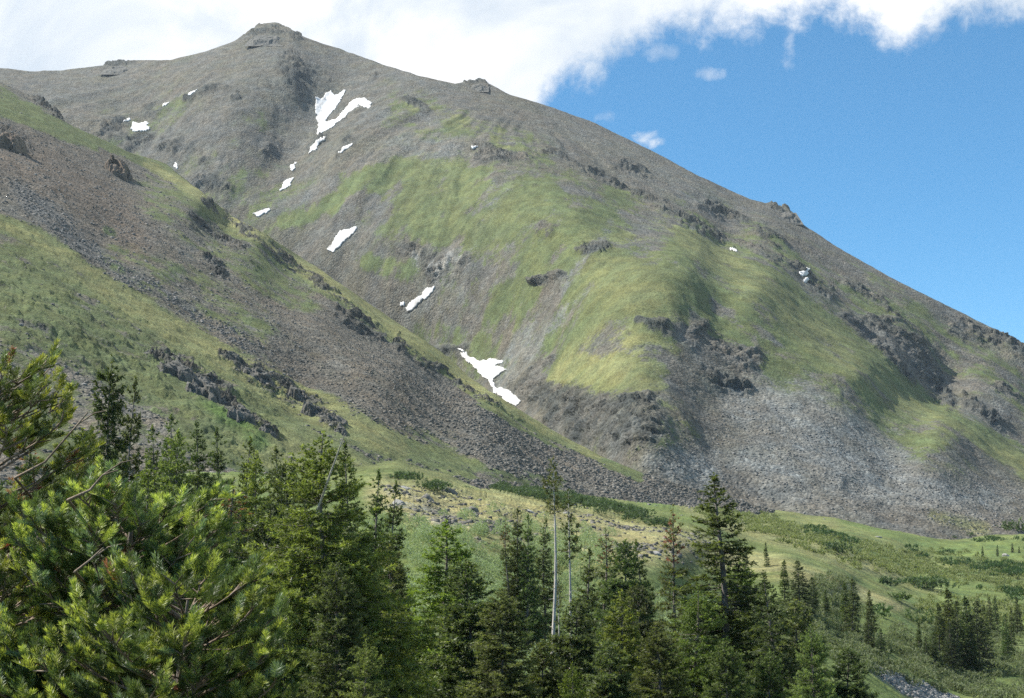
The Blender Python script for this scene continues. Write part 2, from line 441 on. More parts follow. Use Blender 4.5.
# relief: gullies that radiate from the spur, ground swell, broken crags
xa, ya = 20.0, 1900.0
ang = np.arctan2(x - xa, ya - y + 1e-6) * 900; rad = np.hypot(x - xa, ya - y)
gul = fbm(ang + fbm(x, y, 120, 4, seed=5) * 75, rad * 0.3, 60, 5, .5, seed=41)
swell = fbm(x, y, 190, 4, .45, seed=51)
fade = ss(MT.U, -400, -100) * ss(rad, 60, 260)
bowl = ss(x, -120, -330)
ang2 = np.arctan2(x + 390, 2150 - y + 1e-6) * 800
gul2 = fbm(ang2 + fbm(x, y, 100, 4, seed=6) * 80, np.hypot(x + 390, 2150 - y) * .4, 55, 5, .5, seed=43)
edgefade = np.ones_like(U); nb = MT.beyond
edgefade[nb:nb + 30] = np.linspace(.25, 1, 30)[:, None]; edgefade[:nb] = .25
h = (gul * 4.2 * fade * (1 - bowl) + gul2 * 2.6 * bowl * ss(np.hypot(x + 390, 2150 - y), 50, 250)) * (1 - .6 * stroke(U, V, [(560, 200, 40), (640, 270, 60), (650, 350, 40), (720, 290, 60)], 1)) + swell * 9
h = h * (1 - .75 * stroke(U, V, [(540, 190, 40), (640, 260, 60), (650, 340, 45), (720, 290, 55), (800, 350, 30)], 1))
h = h * edgefade + fbm(x, y, 22, 5, .58, seed=61) * 2.2 * (.4 + .6 * edgefade)
rg = fbm(x * 1.0, y * 1.0, 34, 6, .58, seed=71, ridged=True, z=MT.Z * 1.3)
mk = crag > .02; wz = np.zeros_like(h)
wz[mk] = (worley(x[mk] + 14 * fbm(x[mk], y[mk], 14, 4, .6, seed=75), y[mk] * .6, MT.Z[mk] * 1.2, 15, 77) - .45) * 4 + (worley(x[mk] + 5 * fbm(x[mk], y[mk], 5, 3, seed=76), y[mk] * .6, MT.Z[mk], 6, 78) - .45) * 3
h = h + crag * ((rg - .45) * 7 + wz) + cragsoft * 1
MT.lift(h)
# cover: scree, grass, straw, crags, talus
U, V = MT.U, MT.V
u2, v2 = U + wu + wu2 * .7, V + wv * .7 + wv2 * .7
patch = fbm(x, y, 34, 6, .62, seed=81); patch2 = fbm(x, y, 110, 5, .6, seed=83)
streak = fbm(ang + fbm(x, y, 70, 4, seed=86) * 40, rad * .22, 26, 5, .6, seed=85) * (1 - bowl) + bowl * fbm(ang2 + fbm(x, y, 60, 4, seed=88) * 60, np.hypot(x + 390, 2150 - y) * .35, 30, 5, .6, seed=87)
alb = np.ones(U.shape + (3,)) * SCREE
alb = blend(alb, np.clip(patch2 * .6 + .3, 0, .55), BROWN)
alb = blend(alb, ss(streak, .1, .5) * .5, C(.15, .145, .13))
G = np.zeros_like(U)
for p, st in [([(345, 185, 14), (385, 180, 22), (450, 190, 36)], .95), ([(285, 222, 10), (330, 205, 15)], .75), ([(480, 215, 30), (540, 205, 34)], .8), ([(430, 225, 20), (500, 255, 36)], .8),
              ([(370, 262, 10), (405, 272, 16)], .7), ([(470, 300, 22), (530, 300, 34)], .75), ([(590, 235, 38), (640, 310, 42)], 1), ([(590, 290, 40), (560, 350, 26)], .9),
              ([(440, 330, 14), (480, 340, 18)], .6), ([(130, 150, 30), (230, 165, 40)], .42), ([(255, 120, 20), (270, 190, 25)], .42), ([(400, 98, 18), (520, 145, 12)], .6),
              ([(690, 235, 22), (760, 280, 24), (850, 350, 22), (940, 415, 16), (1050, 480, 14)], .9), ([(700, 290, 45), (800, 370, 40)], .62), ([(860, 440, 20), (960, 470, 20)], .4),
              ([(780, 245, 25), (870, 300, 25), (980, 370, 28), (1100, 430, 30)], .5), ([(640, 390, 30), (690, 430, 22)], .5), ([(610, 195, 14), (660, 215, 14)], .6), ([(590, 440, 40), (650, 450, 30)], .35),
              ([(740, 225, 10), (860, 275, 12), (1000, 350, 14)], .45), ([(350, 215, 16), (380, 225, 14)], .6),
              ([(420, 200, 50), (540, 230, 60), (640, 300, 60)], .85), ([(560, 372, 20), (610, 378, 26), (650, 372, 22)], 1.1), ([(460, 280, 40), (560, 330, 45)], .62), ([(680, 260, 40), (800, 340, 50), (920, 430, 34)], .75), ([(600, 400, 40), (680, 420, 34)], .45), ([(430, 340, 24), (500, 360, 24)], .5), ([(400, 110, 24), (540, 160, 24)], .55),
              ([(180, 130, 70), (260, 190, 60)], .38), ([(700, 210, 30), (1000, 380, 34)], .42)]:
    G = np.maximum(G, stroke(u2, v2, p, .75) * st)
gfine = fbm(x, y, 9, 5, .75, seed=89)
gm = np.clip((G + patch * .8 + patch2 * .25 + streak * .35 + gfine * .35 - .12) / .8, 0, 1) * np.minimum(1, .3 + G)
alb = blend(alb, ss(patch + .4 * patch2, -.5, .6) * .35, C(.15, .155, .105))
turf = np.ones(U.shape + (3,)) * GRASS
Yw = np.zeros_like(U)
for p, st in [([(565, 378, 18), (620, 350, 34), (645, 375, 26)], 1), ([(650, 385, 10), (700, 440, 6)], .7), ([(600, 280, 34), (640, 300, 34)], .5), ([(640, 205, 5), (700, 246, 12), (760, 288, 15), (830, 345, 12), (880, 390, 9), (940, 428, 10), (1060, 488, 10)], .6),
              ([(410, 105, 6), (470, 125, 7), (525, 150, 5)], .55), ([(420, 190, 40), (530, 240, 40)], .22), ([(590, 240, 12), (640, 240, 8)], .5)]:
    Yw = np.maximum(Yw, stroke(u2, v2, p, .7) * st)
turf = blend(turf, Yw * ss(patch * .5 + streak * .3, -.5, .25), STRAW)
turf = turf * (1 + .35 * fbm(x, y, 30, 7, .7, seed=90))[..., None]
for p, st in [([(608, 220, 4), (575, 262, 6), (530, 325, 6), (500, 370, 5)], .7), ([(590, 285, 4), (555, 320, 8), (525, 352, 6)], .75), ([(505, 190, 14), (470, 235, 8), (450, 300, 6)], .5),
              ([(440, 150, 26), (400, 145, 14)], .5), ([(740, 400, 20), (800, 420, 40), (880, 465, 34)], .8), ([(680, 470, 20), (820, 480, 28), (980, 505, 20)], .75), ([(650, 462, 8), (700, 465, 20)], .6),
              ([(340, 180, 6), (290, 205, 8), (260, 215, 6)], .5), ([(400, 330, 6), (430, 290, 8), (460, 262, 8)], .4), ([(540, 345, 6), (500, 385, 8)], .5),
              ([(560, 120, 18), (700, 200, 16)], .25), ([(1000, 400, 16), (960, 430, 8)], .3)]:
    mm = stroke(u2 + streak * 6, v2, p, .7) * st * ss(streak + patch * .6, -.8, .3)
    alb = blend(alb, mm, TALUS); gm = gm * (1 - mm * .8)
dk = ss(fbm(ang, rad * .1, 22, 5, .6, seed=95), 0.05, .4) * stroke(U, V, [(720, 410, 40), (950, 490, 30)], .8)
alb = blend(alb, dk * .4, C(.14, .14, .125))
alb = blend(alb, stroke(u2, v2, [(820, 505, 8), (900, 512, 9), (1024, 525, 10)], .8) * .5, BROWN)
alb = blend(alb, stroke(u2, v2, [(930, 515, 4), (985, 530, 6)], .9) * .7, STRAW)
alb = blend(alb, np.clip(crag * 1.2, 0, 1) * .85 * ss(patch + fbm(x, y, 9, 5, .7, seed=99) * 1.1, -.6, .2), CRAG)
cmix = fbm(x, y, 30, 7, .72, seed=98) * .5 + fbm(x, y, 7, 4, .7, seed=96) * .35
alb = alb * (1 + .42 * cmix)[..., None]; gm = gm * (1 - np.clip(crag * 1.3, 0, 1) * .75)
rocky = np.clip(1.2 - gm * 1.5, 0, 1)
lightrock = stroke(u2, v2, [(455, 255, 10), (430, 275, 12), (415, 262, 8)], .8) * ss(fbm(x, y, 9, 4, .6, seed=97), .05, .3)
alb = blend(alb, lightrock * .7, C(.4, .39, .36))
mount = MT.build('mountain', M_MOUNT, {'albedo': alb, 'rocky': rocky, 'turf': turf, 'turf_cover': gm})

# ------------------------------------------------------------------ left hillside
ridge_line = curve([(-230, -20), (-100, 40), (0, 82), (38, 98), (52, 110), (64, 121), (100, 138), (130, 152), (165, 163), (200, 190), (230, 214), (300, 256), (340, 284), (400, 325),
                    (440, 351), (470, 378), (520, 410), (560, 434), (600, 455), (640, 472), (700, 489), (780, 512)])
HK = [(-230, -20, 1.0), (0, 82, 1.0), (64, 120, 1.0), (165, 163, 1.06), (230, 213, 1.1), (300, 255, 1.1), (400, 325, 1.08), (470, 378, 1.06), (560, 435, 1.035), (640, 472, 1.0), (700, 490, 1.0), (780, 512, 1.0),
      (205, 200, 1.0), (255, 233, 1.0), (330, 297, .99), (400, 350, .985), (480, 402, .98), (100, 180, .98), (100, 250, .97), (200, 300, .98), (300, 380, .965), (450, 430, .97), (0, 220, .93), (80, 275, .92), (160, 328, .92), (320, 415, .91),
      (20, 150, .97), (50, 400, .85), (180, 370, .885), (250, 420, .85), (0, 500, .7), (200, 500, .73), (350, 480, .8), (450, 475, .9), (560, 495, .95), (680, 510, .98), (780, 530, 1.0), (-230, 300, .9), (-230, 540, .65), (300, 545, .7), (600, 545, .9), (60, 330, .87), (120, 380, .87)]


def hill_dist(U, V, S, E):
    return rbf(HK, U, V, 2e-5) * -203.0 / (E + .45 * S - .35)


us = np.arange(-225, 775, 1.0)
HL = Sheet(us, ridge_line, 548.0, 400, hill_dist, beyond=24)
x, y = HL.X, HL.Y; U, V = HL.U, HL.V
wu = fbm(x, y, 40, 4, seed=103) * 9; wv = fbm(x, y, 40, 4, seed=109) * 7
wu2 = fbm(x, y, 9, 4, .6, seed=113) * 5; wv2 = fbm(x, y, 9, 4, .6, seed=119) * 3
# fall line runs down to the right: streaks along it
dn = x * .79 - y * .61; ac_ = x * .61 + y * .79
streak = fbm(ac_ + fbm(x, y, 60, 3, seed=121) * 12, dn * .13, 12, 5, .6, seed=123)
crag = np.zeros_like(U)
for p in [[(5, 135, 10), (25, 148, 9)], [(36, 98, 4), (55, 112, 5), (62, 118, 4)], [(205, 203, 3), (255, 238, 5), (300, 272, 4), (335, 302, 6), (380, 338, 4)], [(190, 215, 5), (235, 250, 7)], [(200, 255, 4), (222, 275, 4)],
          [(150, 356, 4), (185, 368, 9), (215, 390, 8), (245, 415, 8), (275, 435, 6)], [(225, 355, 3), (262, 374, 8), (300, 396, 7), (335, 420, 8)], [(395, 340, 2), (520, 420, 2)]]:
    crag = np.maximum(crag, stroke(U + wu + wu2, V + wv + wv2, p, .7))
crag *= ss(fbm(x, y, 9, 4, .6, seed=125), -.5, .15)
edgefade = np.ones_like(U); nb = HL.beyond
edgefade[nb:nb + 25] = np.linspace(.2, 1, 25)[:, None]; edgefade[:nb] = .2
h = fbm(x, y, 90, 4, .45, seed=131) * 4 * edgefade + streak * 1.5 * edgefade + fbm(x, y, 7, 5, .6, seed=133) * .9 * (.35 + .65 * edgefade)
lowtus = stroke(U + wu, V + wv, [(0, 290, 50), (120, 360, 50), (250, 430, 45)], .8)
mk = crag > .02; wz = np.zeros_like(h); wz[mk] = (worley(x[mk], y[mk] * .7, HL.Z[mk], 6, 136) - .4) * 2.6 + (worley(x[mk], y[mk] * .7, HL.Z[mk], 2.4, 137) - .4) * 1.6
h += crag * ((fbm(x, y, 10, 5, .6, seed=135, ridged=True, z=HL.Z) - .4) * 3.5 + wz)
h += lowtus * np.maximum(fbm(ac_ * 1.0, dn * .55, 3.4, 3, .6, seed=137), 0) * 2.4
HL.lift(h)
U, V = HL.U, HL.V; u2, v2 = U + wu + wu2 * .6, V + wv * .7 + wv2 * .7
patch = fbm(x, y, 16, 6, .65, seed=141); patch2 = fbm(x, y, 60, 5, .6, seed=143)
alb = np.ones(U.shape + (3,)) * C(.18, .168, .143)
alb = blend(alb, ss(patch2, -.2, .5) * .6, BROWN)
alb = blend(alb, stroke(u2, v2, [(10, 150, 26), (80, 190, 30), (130, 240, 24)], .9) * .6, C(.17, .13, .10))
G = np.zeros_like(U)
for p, st in [([(-100, 75, 20), (0, 103, 16), (50, 125, 9), (110, 150, 5)], .95), ([(150, 190, 22), (215, 235, 30), (300, 300, 22)], .55), ([(110, 260, 20), (200, 290, 34), (260, 330, 20)], .5),
              ([(-40, 210, 8), (40, 240, 12), (110, 295, 14), (200, 350, 18), (310, 410, 20), (400, 450, 14), (470, 470, 12)], .95), ([(-60, 270, 40), (60, 330, 38), (160, 370, 34), (260, 430, 34), (360, 470, 20)], .78),
              ([(100, 140, 6), (165, 170, 8), (232, 220, 12), (300, 265, 12), (350, 300, 12), (430, 352, 11), (500, 405, 9), (560, 440, 7), (640, 476, 6)], 1.25), ([(410, 435, 12), (450, 440, 14)], .5),
              ([(300, 330, 30), (400, 400, 30)], .22), ([(20, 420, 30), (100, 470, 30)], .7), ([(0, 300, 70), (140, 380, 60), (280, 450, 50)], .8), ([(380, 460, 10), (560, 485, 6)], .6)]:
    G = np.maximum(G, stroke(u2, v2, p, .6) * st)
gfine = fbm(x, y, 4, 5, .75, seed=145)
gm = np.clip((G + patch * .65 + streak * .35 + gfine * .35 - .08) / .8, 0, 1) * np.minimum(1, .3 + G)
turf = np.ones(U.shape + (3,)) * GRASS
Yw = np.zeros_like(U)
for p, st in [([(-40, 210, 6), (40, 240, 9), (110, 292, 11), (200, 345, 13), (310, 405, 16), (400, 448, 10)], .75), ([(150, 165, 4), (232, 217, 9), (300, 262, 10), (350, 297, 10), (430, 350, 9), (500, 402, 7), (600, 458, 5)], 1), ([(260, 440, 20), (350, 470, 20)], .5)]:
    Yw = np.maximum(Yw, stroke(u2, v2, p, .7) * st)
turf = blend(turf, Yw * ss(patch, -.9, .0), STRAW * 1.1)  # straw grass; along the ridge crest extra straw also paints in its sunlit brightness
turf = turf * (1 + .35 * fbm(x, y, 16, 7, .7, seed=149))[..., None]
mm = stroke(u2, v2, [(-30, 330, 10), (30, 355, 12), (90, 392, 15), (160, 430, 18)], .8) * .85 * ss(streak + patch, -.5, .1)
alb = blend(alb, mm, C(.205, .19, .165)); gm = gm * (1 - mm)
alb = blend(alb, stroke(u2, v2, [(15, 190, 7), (60, 228, 8), (120, 272, 8), (190, 308, 5)], .6) * .8, C(.17, .17, .165))
mm = stroke(u2, v2, [(195, 392, 6), (225, 412, 8), (265, 440, 9)], .7) * .8 * ss(patch, -.4, .2)
turf = blend(turf, mm, LUSH * 1.3); gm = np.maximum(gm, mm)
alb = blend(alb, np.maximum(stroke(u2, v2, [(103, 231, 4), (108, 233, 4)]), stroke(u2, v2, [(114, 268, 4), (122, 271, 5)])) * .7, LUSH)
gm = gm * (1 - np.clip(crag * 1.2, 0, 1) * .8)
alb = blend(alb, crag * .8, CRAG)
alb = alb * (1 + .3 * fbm(x, y, 14, 7, .72, seed=147))[..., None]
rocky = np.clip(1.2 - gm * 1.5, 0, 1)
HROCK = rocky * (1 - lowtus * .7)
hill = HL.build('hillside', M_HILL, {'albedo': alb, 'rocky': rocky, 'turf': turf, 'turf_cover': gm})

# ------------------------------------------------------------------ valley meadow and near ground
VK = [(-230, 698, 85), (0, 698, 90), (200, 698, 95), (400, 698, 100), (600, 698, 115), (750, 698, 150), (880, 698, 205), (950, 698, 262), (1024, 698, 272), (1240, 698, 280),
      (0, 650, 115), (400, 650, 125), (600, 650, 150), (750, 650, 205), (860, 655, 240), (930, 650, 320), (1024, 650, 360), (1240, 650, 370),
      (-230, 600, 145), (0, 600, 150), (400, 600, 160), (600, 600, 195), (750, 600, 270), (850, 605, 340), (950, 600, 500), (1024, 600, 540), (1240, 600, 560),
      (0, 560, 190), (400, 560, 195), (550, 560, 235), (700, 560, 300), (790, 560, 370), (840, 575, 385), (890, 600, 400), (905, 580, 560), (860, 555, 580), (1024, 560, 720), (1240, 570, 720),
      (0, 530, 240), (400, 530, 220), (500, 530, 255), (600, 530, 300), (700, 535, 370), (740, 530, 560), (800, 530, 720), (900, 535, 840), (1024, 535, 930), (1240, 560, 900),
      (400, 505, 255), (500, 508, 330), (600, 508, 470), (660, 520, 430), (700, 510, 720), (800, 510, 930), (900, 520, 1020), (1024, 525, 1080),
      (-230, 500, 300), (0, 500, 300), (200, 500, 300), (800, 495, 1180), (1000, 505, 1400),
      (0, 460, 520), (200, 460, 520), (-230, 460, 520), (800, 470, 2000), (1240, 500, 1800), (600, 450, 1800), (0, 445, 900),
      (400, 478, 420), (400, 462, 580), (400, 450, 950), (450, 487, 430), (450, 473, 600), (450, 462, 950), (500, 497, 440), (500, 485, 640), (500, 474, 1100),
      (560, 505, 440), (600, 498, 700), (600, 486, 1250), (680, 505, 790), (680, 494, 1350), (760, 497, 1150)]


def val_dist(U, V, S, E):
    c = [(a, b, math.log(q)) for a, b, q in VK]
    return np.exp(rbf(c, U, V, 2e-5))


us = np.arange(-225, 1236, 1.5)
VL = Sheet(us, lambda u: np.full(u.shape, 447.0), 700.0, 400, val_dist)
# carry the ground on from the bottom of the view back to the viewer's feet
ex = []
Y0, Z0, S0 = VL.Y[-1], VL.Z[-1], VL.X[-1] / VL.Y[-1]
for q in np.linspace(1, 0.03, 70)[1:]:
    hh = 1 - (1 - q) ** 2.2
    ex.append((S0 * Y0 * q, Y0 * q, -1.75 + (Z0 + 1.75) * hh))
VL.X = np.concatenate([VL.X, np.array([e[0] for e in ex])]); VL.Y = np.concatenate([VL.Y, np.array([e[1] for e in ex])]); VL.Z = np.concatenate([VL.Z, np.array([e[2] for e in ex])])
VL.reproject()
x, y = VL.X, VL.Y; U, V = VL.U, VL.V
dd = np.clip(y / 400, .15, 1)
wu = fbm(x, y, 35, 4, seed=203) * 9; wv = fbm(x, y, 35, 4, seed=209) * 4
hum = fbm(x, y, 45, 4, .5, seed=211)
h = hum * 2.2 * dd + fbm(x, y, 6, 5, .6, seed=213) * .45
h += stroke(U, V, [(400, 500, 30), (480, 505, 25), (560, 520, 20)], .8) * fbm(x, y, 9, 4, .6, seed=215) * 1.5
VL.lift(h)
U, V = VL.U, VL.V; u2, v2 = U + wu, V + wv
patch = fbm(x, y, 13, 6, .62, seed=241); patch2 = fbm(x, y, 50, 5, .6, seed=243)
band = fbm(u2, v2 * 7, 60, 5, .6, seed=245)
alb = np.ones(U.shape + (3,)) * C(.135, .175, .055)
alb = blend(alb, ss(patch2, -.1, .5) * .55, C(.2, .205, .085))
alb = blend(alb, ss(patch, .0, .5) * .6, C(.09, .14, .05))
Yw = np.zeros_like(U)
for p, st in [([(380, 495, 14), (440, 508, 28), (520, 522, 28), (620, 540, 28), (700, 550, 14)], 1.15), ([(560, 505, 6), (640, 520, 8), (700, 536, 8)], .5), ([(700, 555, 12), (780, 568, 12), (850, 590, 9), (895, 608, 5)], .9),
              ([(690, 505, 8), (780, 535, 12), (850, 560, 10), (900, 575, 6)], .65), ([(420, 470, 8), (520, 492, 7), (620, 505, 5)], .55), ([(880, 645, 3), (900, 645, 4)], .8), ([(760, 500, 12), (830, 520, 10)], .45),
              ([(580, 565, 12), (640, 560, 12)], .5), ([(860, 565, 5), (940, 590, 5)], .4)]:
    Yw = np.maximum(Yw, stroke(u2, v2, p, .7) * st)
alb = blend(alb, Yw * ss(patch + .3, -.5, .2), C(.27, .255, .12))
alb = blend(alb, stroke(u2, v2, [(330, 455, 12), (420, 464, 9), (500, 482, 7), (600, 497, 5)], .9) * .75, C(.13, .145, .06))
alb = blend(alb, stroke(u2, v2, [(730, 498, 3), (748, 508, 4), (738, 520, 3)], .8) * .7, TALUS)
alb = blend(alb, stroke(u2, v2, [(870, 668, 4), (905, 685, 8), (945, 705, 9)], .7), C(.3, .29, .27))
alb = blend(alb, stroke(u2, v2, [(395, 498, 8), (440, 520, 8), (475, 535, 10)], .7) * ss(patch, -.1, .2) * .8, TALUS)
alb = alb * (1.15 + .6 * fbm(x, y, 14, 7, .72, seed=247) + .35 * fbm(u2, v2 * 5, 30, 5, .65, seed=249))[..., None]
near = ss(y, 90, 40); alb = blend(alb, near * .7, SOIL)
valley = VL.build('meadow', M_VALLEY, {'albedo': alb, 'rocky': np.clip(Yw * .5 + stroke(u2, v2, [(870, 668, 4), (945, 705, 9)]), 0, 1)})
# lowland all round, under everything
n = 70; gx, gy = np.meshgrid(np.linspace(-2500, 2500, n), np.linspace(-650, 3150, n))
r = np.hypot(gx, gy); gz = -3 - np.clip(.12 * r, 0, 45) + 0 * gx
i = np.arange(n * n).reshape(n, n)
me = mesh_data('ground', np.stack([gx, gy, gz], 2).reshape(-1, 3), np.stack([i[:-1, :-1], i[:-1, 1:], i[1:, 1:], i[1:, :-1]], 2).reshape(-1, 4), M_VALLEY, True,
               {'turf': np.ones((n * n, 3)) * C(.1, .13, .05), 'turf_cover': np.zeros(n * n), 'albedo': np.ones((n * n, 3)) * C(.1, .13, .05), 'rocky': np.zeros(n * n)})
o = obj('ground', me); o['kind'] = 'structure'

# ------------------------------------------------------------------ rocks
def rock_shapes(k, seed):
    r = np.random.default_rng(seed); base = []
    c = np.array([[x_, y_, z_] for x_ in (-1, 1) for y_ in (-1, 1) for z_ in (-1, 1)], float)
    f = np.array([[0, 1, 3], [0, 3, 2], [4, 6, 7], [4, 7, 5], [0, 4, 5], [0, 5, 1], [2, 3, 7], [2, 7, 6], [0, 2, 6], [0, 6, 4], [1, 5, 7], [1, 7, 3]])
    for _ in range(k): base.append(c * (0.5 + .45 * r.random((8, 3)) - .2) * np.array([1, .8, .65]))
    return np.array(base), f


def scatter_rocks(name, P, size, mat, seed, label, cat):
    r = np.random.default_rng(seed); n = len(P); shp, f = rock_shapes(40, seed)
    v = shp[r.integers(0, 40, n)]
    a = r.random(n) * 6.283; tl = r.normal(0, .35, n)
    ca, sa, ct, st = np.cos(a), np.sin(a), np.cos(tl), np.sin(tl)
    y1 = v[:, :, 1] * ct[:, None] - v[:, :, 2] * st[:, None]; z1 = v[:, :, 1] * st[:, None] + v[:, :, 2] * ct[:, None]
    x2 = v[:, :, 0] * ca[:, None] - y1 * sa[:, None]; y2 = v[:, :, 0] * sa[:, None] + y1 * ca[:, None]
    V_ = np.stack([x2, y2, z1], 2) * size[:, None, None] + P[:, None]
    Fc = (f[None] + (np.arange(n) * 8)[:, None, None]).reshape(-1, 3)
    o = obj(name, mesh_data(name, V_.reshape(-1, 3), Fc, mat)); tag(o, label, cat, kind='stuff'); return o


def pick(sheet, w, n, seed, umin=-60, umax=1090, jit=1.0):
    """random points of a sheet, weighted by w and by ground area"""
    r = np.random.default_rng(seed)
    ar = np.abs(np.gradient(sheet.X, axis=1)) * np.abs(np.gradient(sheet.Y, axis=0)); ar = np.minimum(ar, np.percentile(ar, 97))
    w = w * (sheet.U > umin) * (sheet.U < umax) * np.sqrt(ar); w[:sheet.beyond] = 0
    p = w.ravel() / w.sum(); k = r.choice(p.size, n, p=p)
    i, j = np.unravel_index(k, w.shape); i = np.clip(i, 1, w.shape[0] - 2); j = np.clip(j, 1, w.shape[1] - 2)
    a = r.random(n) * jit; b = r.random(n) * jit
    G_ = lambda A: A[i, j] * (1 - a) * (1 - b) + A[i + 1, j] * a * (1 - b) + A[i, j + 1] * (1 - a) * b + A[i + 1, j + 1] * a * b
    return np.stack([G_(sheet.X), G_(sheet.Y), G_(sheet.Z)], 1)


r = np.random.default_rng(5)
U, V = HL.U, HL.V
vis = (V < 520) & (V > 60)
w = HROCK * vis * (.25 + ss(streak, -.3, .5)) * (ss(V, 120, 380) * .8 + .2)
P = pick(HL, w, 70000, 11)
toe = ss(unpx(P[:, 0], P[:, 1], P[:, 2])[1], 300, 490)
scatter_rocks('talus_rocks', P, (.13 + r.random(len(P)) ** 5 * .9) * (.7 + .9 * toe), M_TALUS, 21, 'loose brown grey talus stones strewn over the left hillside', 'talus')
w = ((HROCK * .25 + stroke(U, V, [(20, 190, 8), (60, 228, 8), (120, 272, 8), (190, 308, 6), (250, 345, 6)], .6)) * vis * (U < 300) * (V < 400))
P = pick(HL, w, 9000, 12)
scatter_rocks('streak_rocks', P, .2 + r.random(len(P)) ** 4 * 1.2, M_TALUS2, 22, 'blue grey stones in a narrow stripe above the grassy rib', 'rock stripe')
U, V = MT.U, MT.V
w = stroke(U, V, [(640, 455, 14), (740, 450, 45), (860, 475, 40), (1020, 515, 22)], .6) * (V < 540)
P = pick(MT, w, 15000, 13)
scatter_rocks('apron_rocks', P, .15 + r.random(len(P)) ** 7 * 1.3, M_TALUS2, 23, 'pale grey talus stones covering the apron below the mountain spur', 'talus')
U, V = VL.U, VL.V
w = ss(V, 520, 506) * (V > 480) * (U > 560) * ss(fbm(VL.X, VL.Y, 20, 4, .6, seed=261), -.1, .3)
P = pick(VL, w, 2500, 16)
scatter_rocks('spilled_stones', P, .2 + r.random(len(P)) ** 5 * 1.3, M_TALUS2, 26, 'stones spilled from the talus foot onto the meadow edge', 'stones')
w = stroke(U, V, [(872, 668, 3), (905, 685, 7), (950, 706, 9)], .5)
P = pick(VL, w, 2600, 14)
scatter_rocks('bank_rocks', P, .18 + r.random(len(P)) ** 3 * .6, M_PALE, 24, 'pale broken stones on the bank at the bottom right', 'rocks')
w = (stroke(U, V, [(390, 492, 8), (440, 512, 20), (500, 528, 16)], .6) + .7 * stroke(U, V, [(500, 520, 12), (600, 532, 16), (690, 548, 12)], .8)) * ss(fbm(VL.X, VL.Y, 14, 4, .65, seed=263), -.25, .35)
P = pick(VL, w, 4200, 15)
scatter_rocks('knoll_stones', P, .1 + r.random(len(P)) ** 4 * .9, M_TALUS, 25, 'small grey stones scattered on the straw coloured knoll', 'stones')


def boulder_mesh(name, seed, sub=4, rough=.35, mat=None, squash=(1, 1, 1), freq=.8):
    import bmesh
    bm = bmesh.new(); bmesh.ops.create_icosphere(bm, subdivisions=sub, radius=1)
    v = np.array([q.co[:] for q in bm.verts]); f = np.array([[q.index for q in p.verts] for p in bm.faces]); bm.free()
    r_ = np.random.default_rng(seed)
    for _ in range(16):                                            # chop planes: blocky faces
        nrm = r_.normal(size=3); nrm /= np.linalg.norm(nrm); d0 = .55 + .35 * r_.random()
        t = v @ nrm - d0; v = v - np.where(t > 0, t, 0)[:, None] * nrm * .92
    k = fbm(v[:, 0] + seed, v[:, 1], freq, 5, .6, seed=seed, z=v[:, 2], ridged=True) - .5
    v = v * (1 + k[:, None] * rough) * np.array(squash)
    return mesh_data(name, v, f, mat, False)


def outcrop(name, sheet, u, v, wpx, hpx, seed, label, cat, mat, group):
    """a craggy block standing out of the slope"""
    p = sheet.at(u, v + hpx * .2); sc = p.y / F; n_ = 64; w_, h_ = wpx * sc / 2, hpx * sc
    a, b = np.meshgrid(np.linspace(-1, 1, n_), np.linspace(-1, 1, n_))
    rr = np.hypot(a, b) + fbm(a + seed, b, .6, 4, .6, seed=seed) * .45; dome = ss(1 - rr, 0, .6)
    X_, Y_ = a * w_, b * w_ * 1.3; slope = .5 if sheet is HL else .58
    base = Y_ * .38 - X_ * .42 if sheet is HL else Y_ * .55
    bl = worley(X_ + seed * 7, Y_ * .6, 0 * X_, w_ * .8, seed) * .5 + worley(X_ + seed * 3, Y_ * .7, 0 * X_, w_ * .28, seed + 5) * .22 + fbm(X_ + seed, Y_, w_ * .5, 6, .6, seed=seed + 9, ridged=True) * .45
    Z_ = base + dome * h_ * (.05 + .36 * bl) - (1 - dome) * h_ * .35
    X_ = X_ + dome * fbm(X_ + seed, Y_, w_ * .25, 3, seed=seed + 2) * w_ * .12; Y_ = Y_ - dome * bl * h_ * .35
    i = np.arange(n_ * n_).reshape(n_, n_)
    me = mesh_data(name, np.stack([X_, Y_, Z_], 2).reshape(-1, 3), np.stack([i[:-1, :-1], i[:-1, 1:], i[1:, 1:], i[1:, :-1]], 2).reshape(-1, 4), mat)
    o = obj(name, me, loc=p); tag(o, label, cat, group); return o


def place_rock(name, sheet, u, v, wpx, hpx, seed, label, cat, mat, group=None, depth=1.0, sub=4, rough=.5):
    p = sheet.at(u, v + hpx * .25); sc = p.y / F
    oc = name == 'rock_outcrop'
    if oc or 'crag' in name: return outcrop(name, sheet, u, v, wpx * 1.35, hpx * 1.5, seed, label, cat, mat, group)
    me = boulder_mesh(name, seed, sub, rough, mat)
    o = obj(name, me, loc=p + Vector((0, 0, -.1 * hpx * sc))); o.scale = (wpx * sc * .62, wpx * sc * .62 * depth, hpx * sc * .66)
    o.rotation_euler = (0, random.Random(seed).uniform(-.1, .1) + (.45 if oc else .2), 0)
    tag(o, label, cat, group); return o


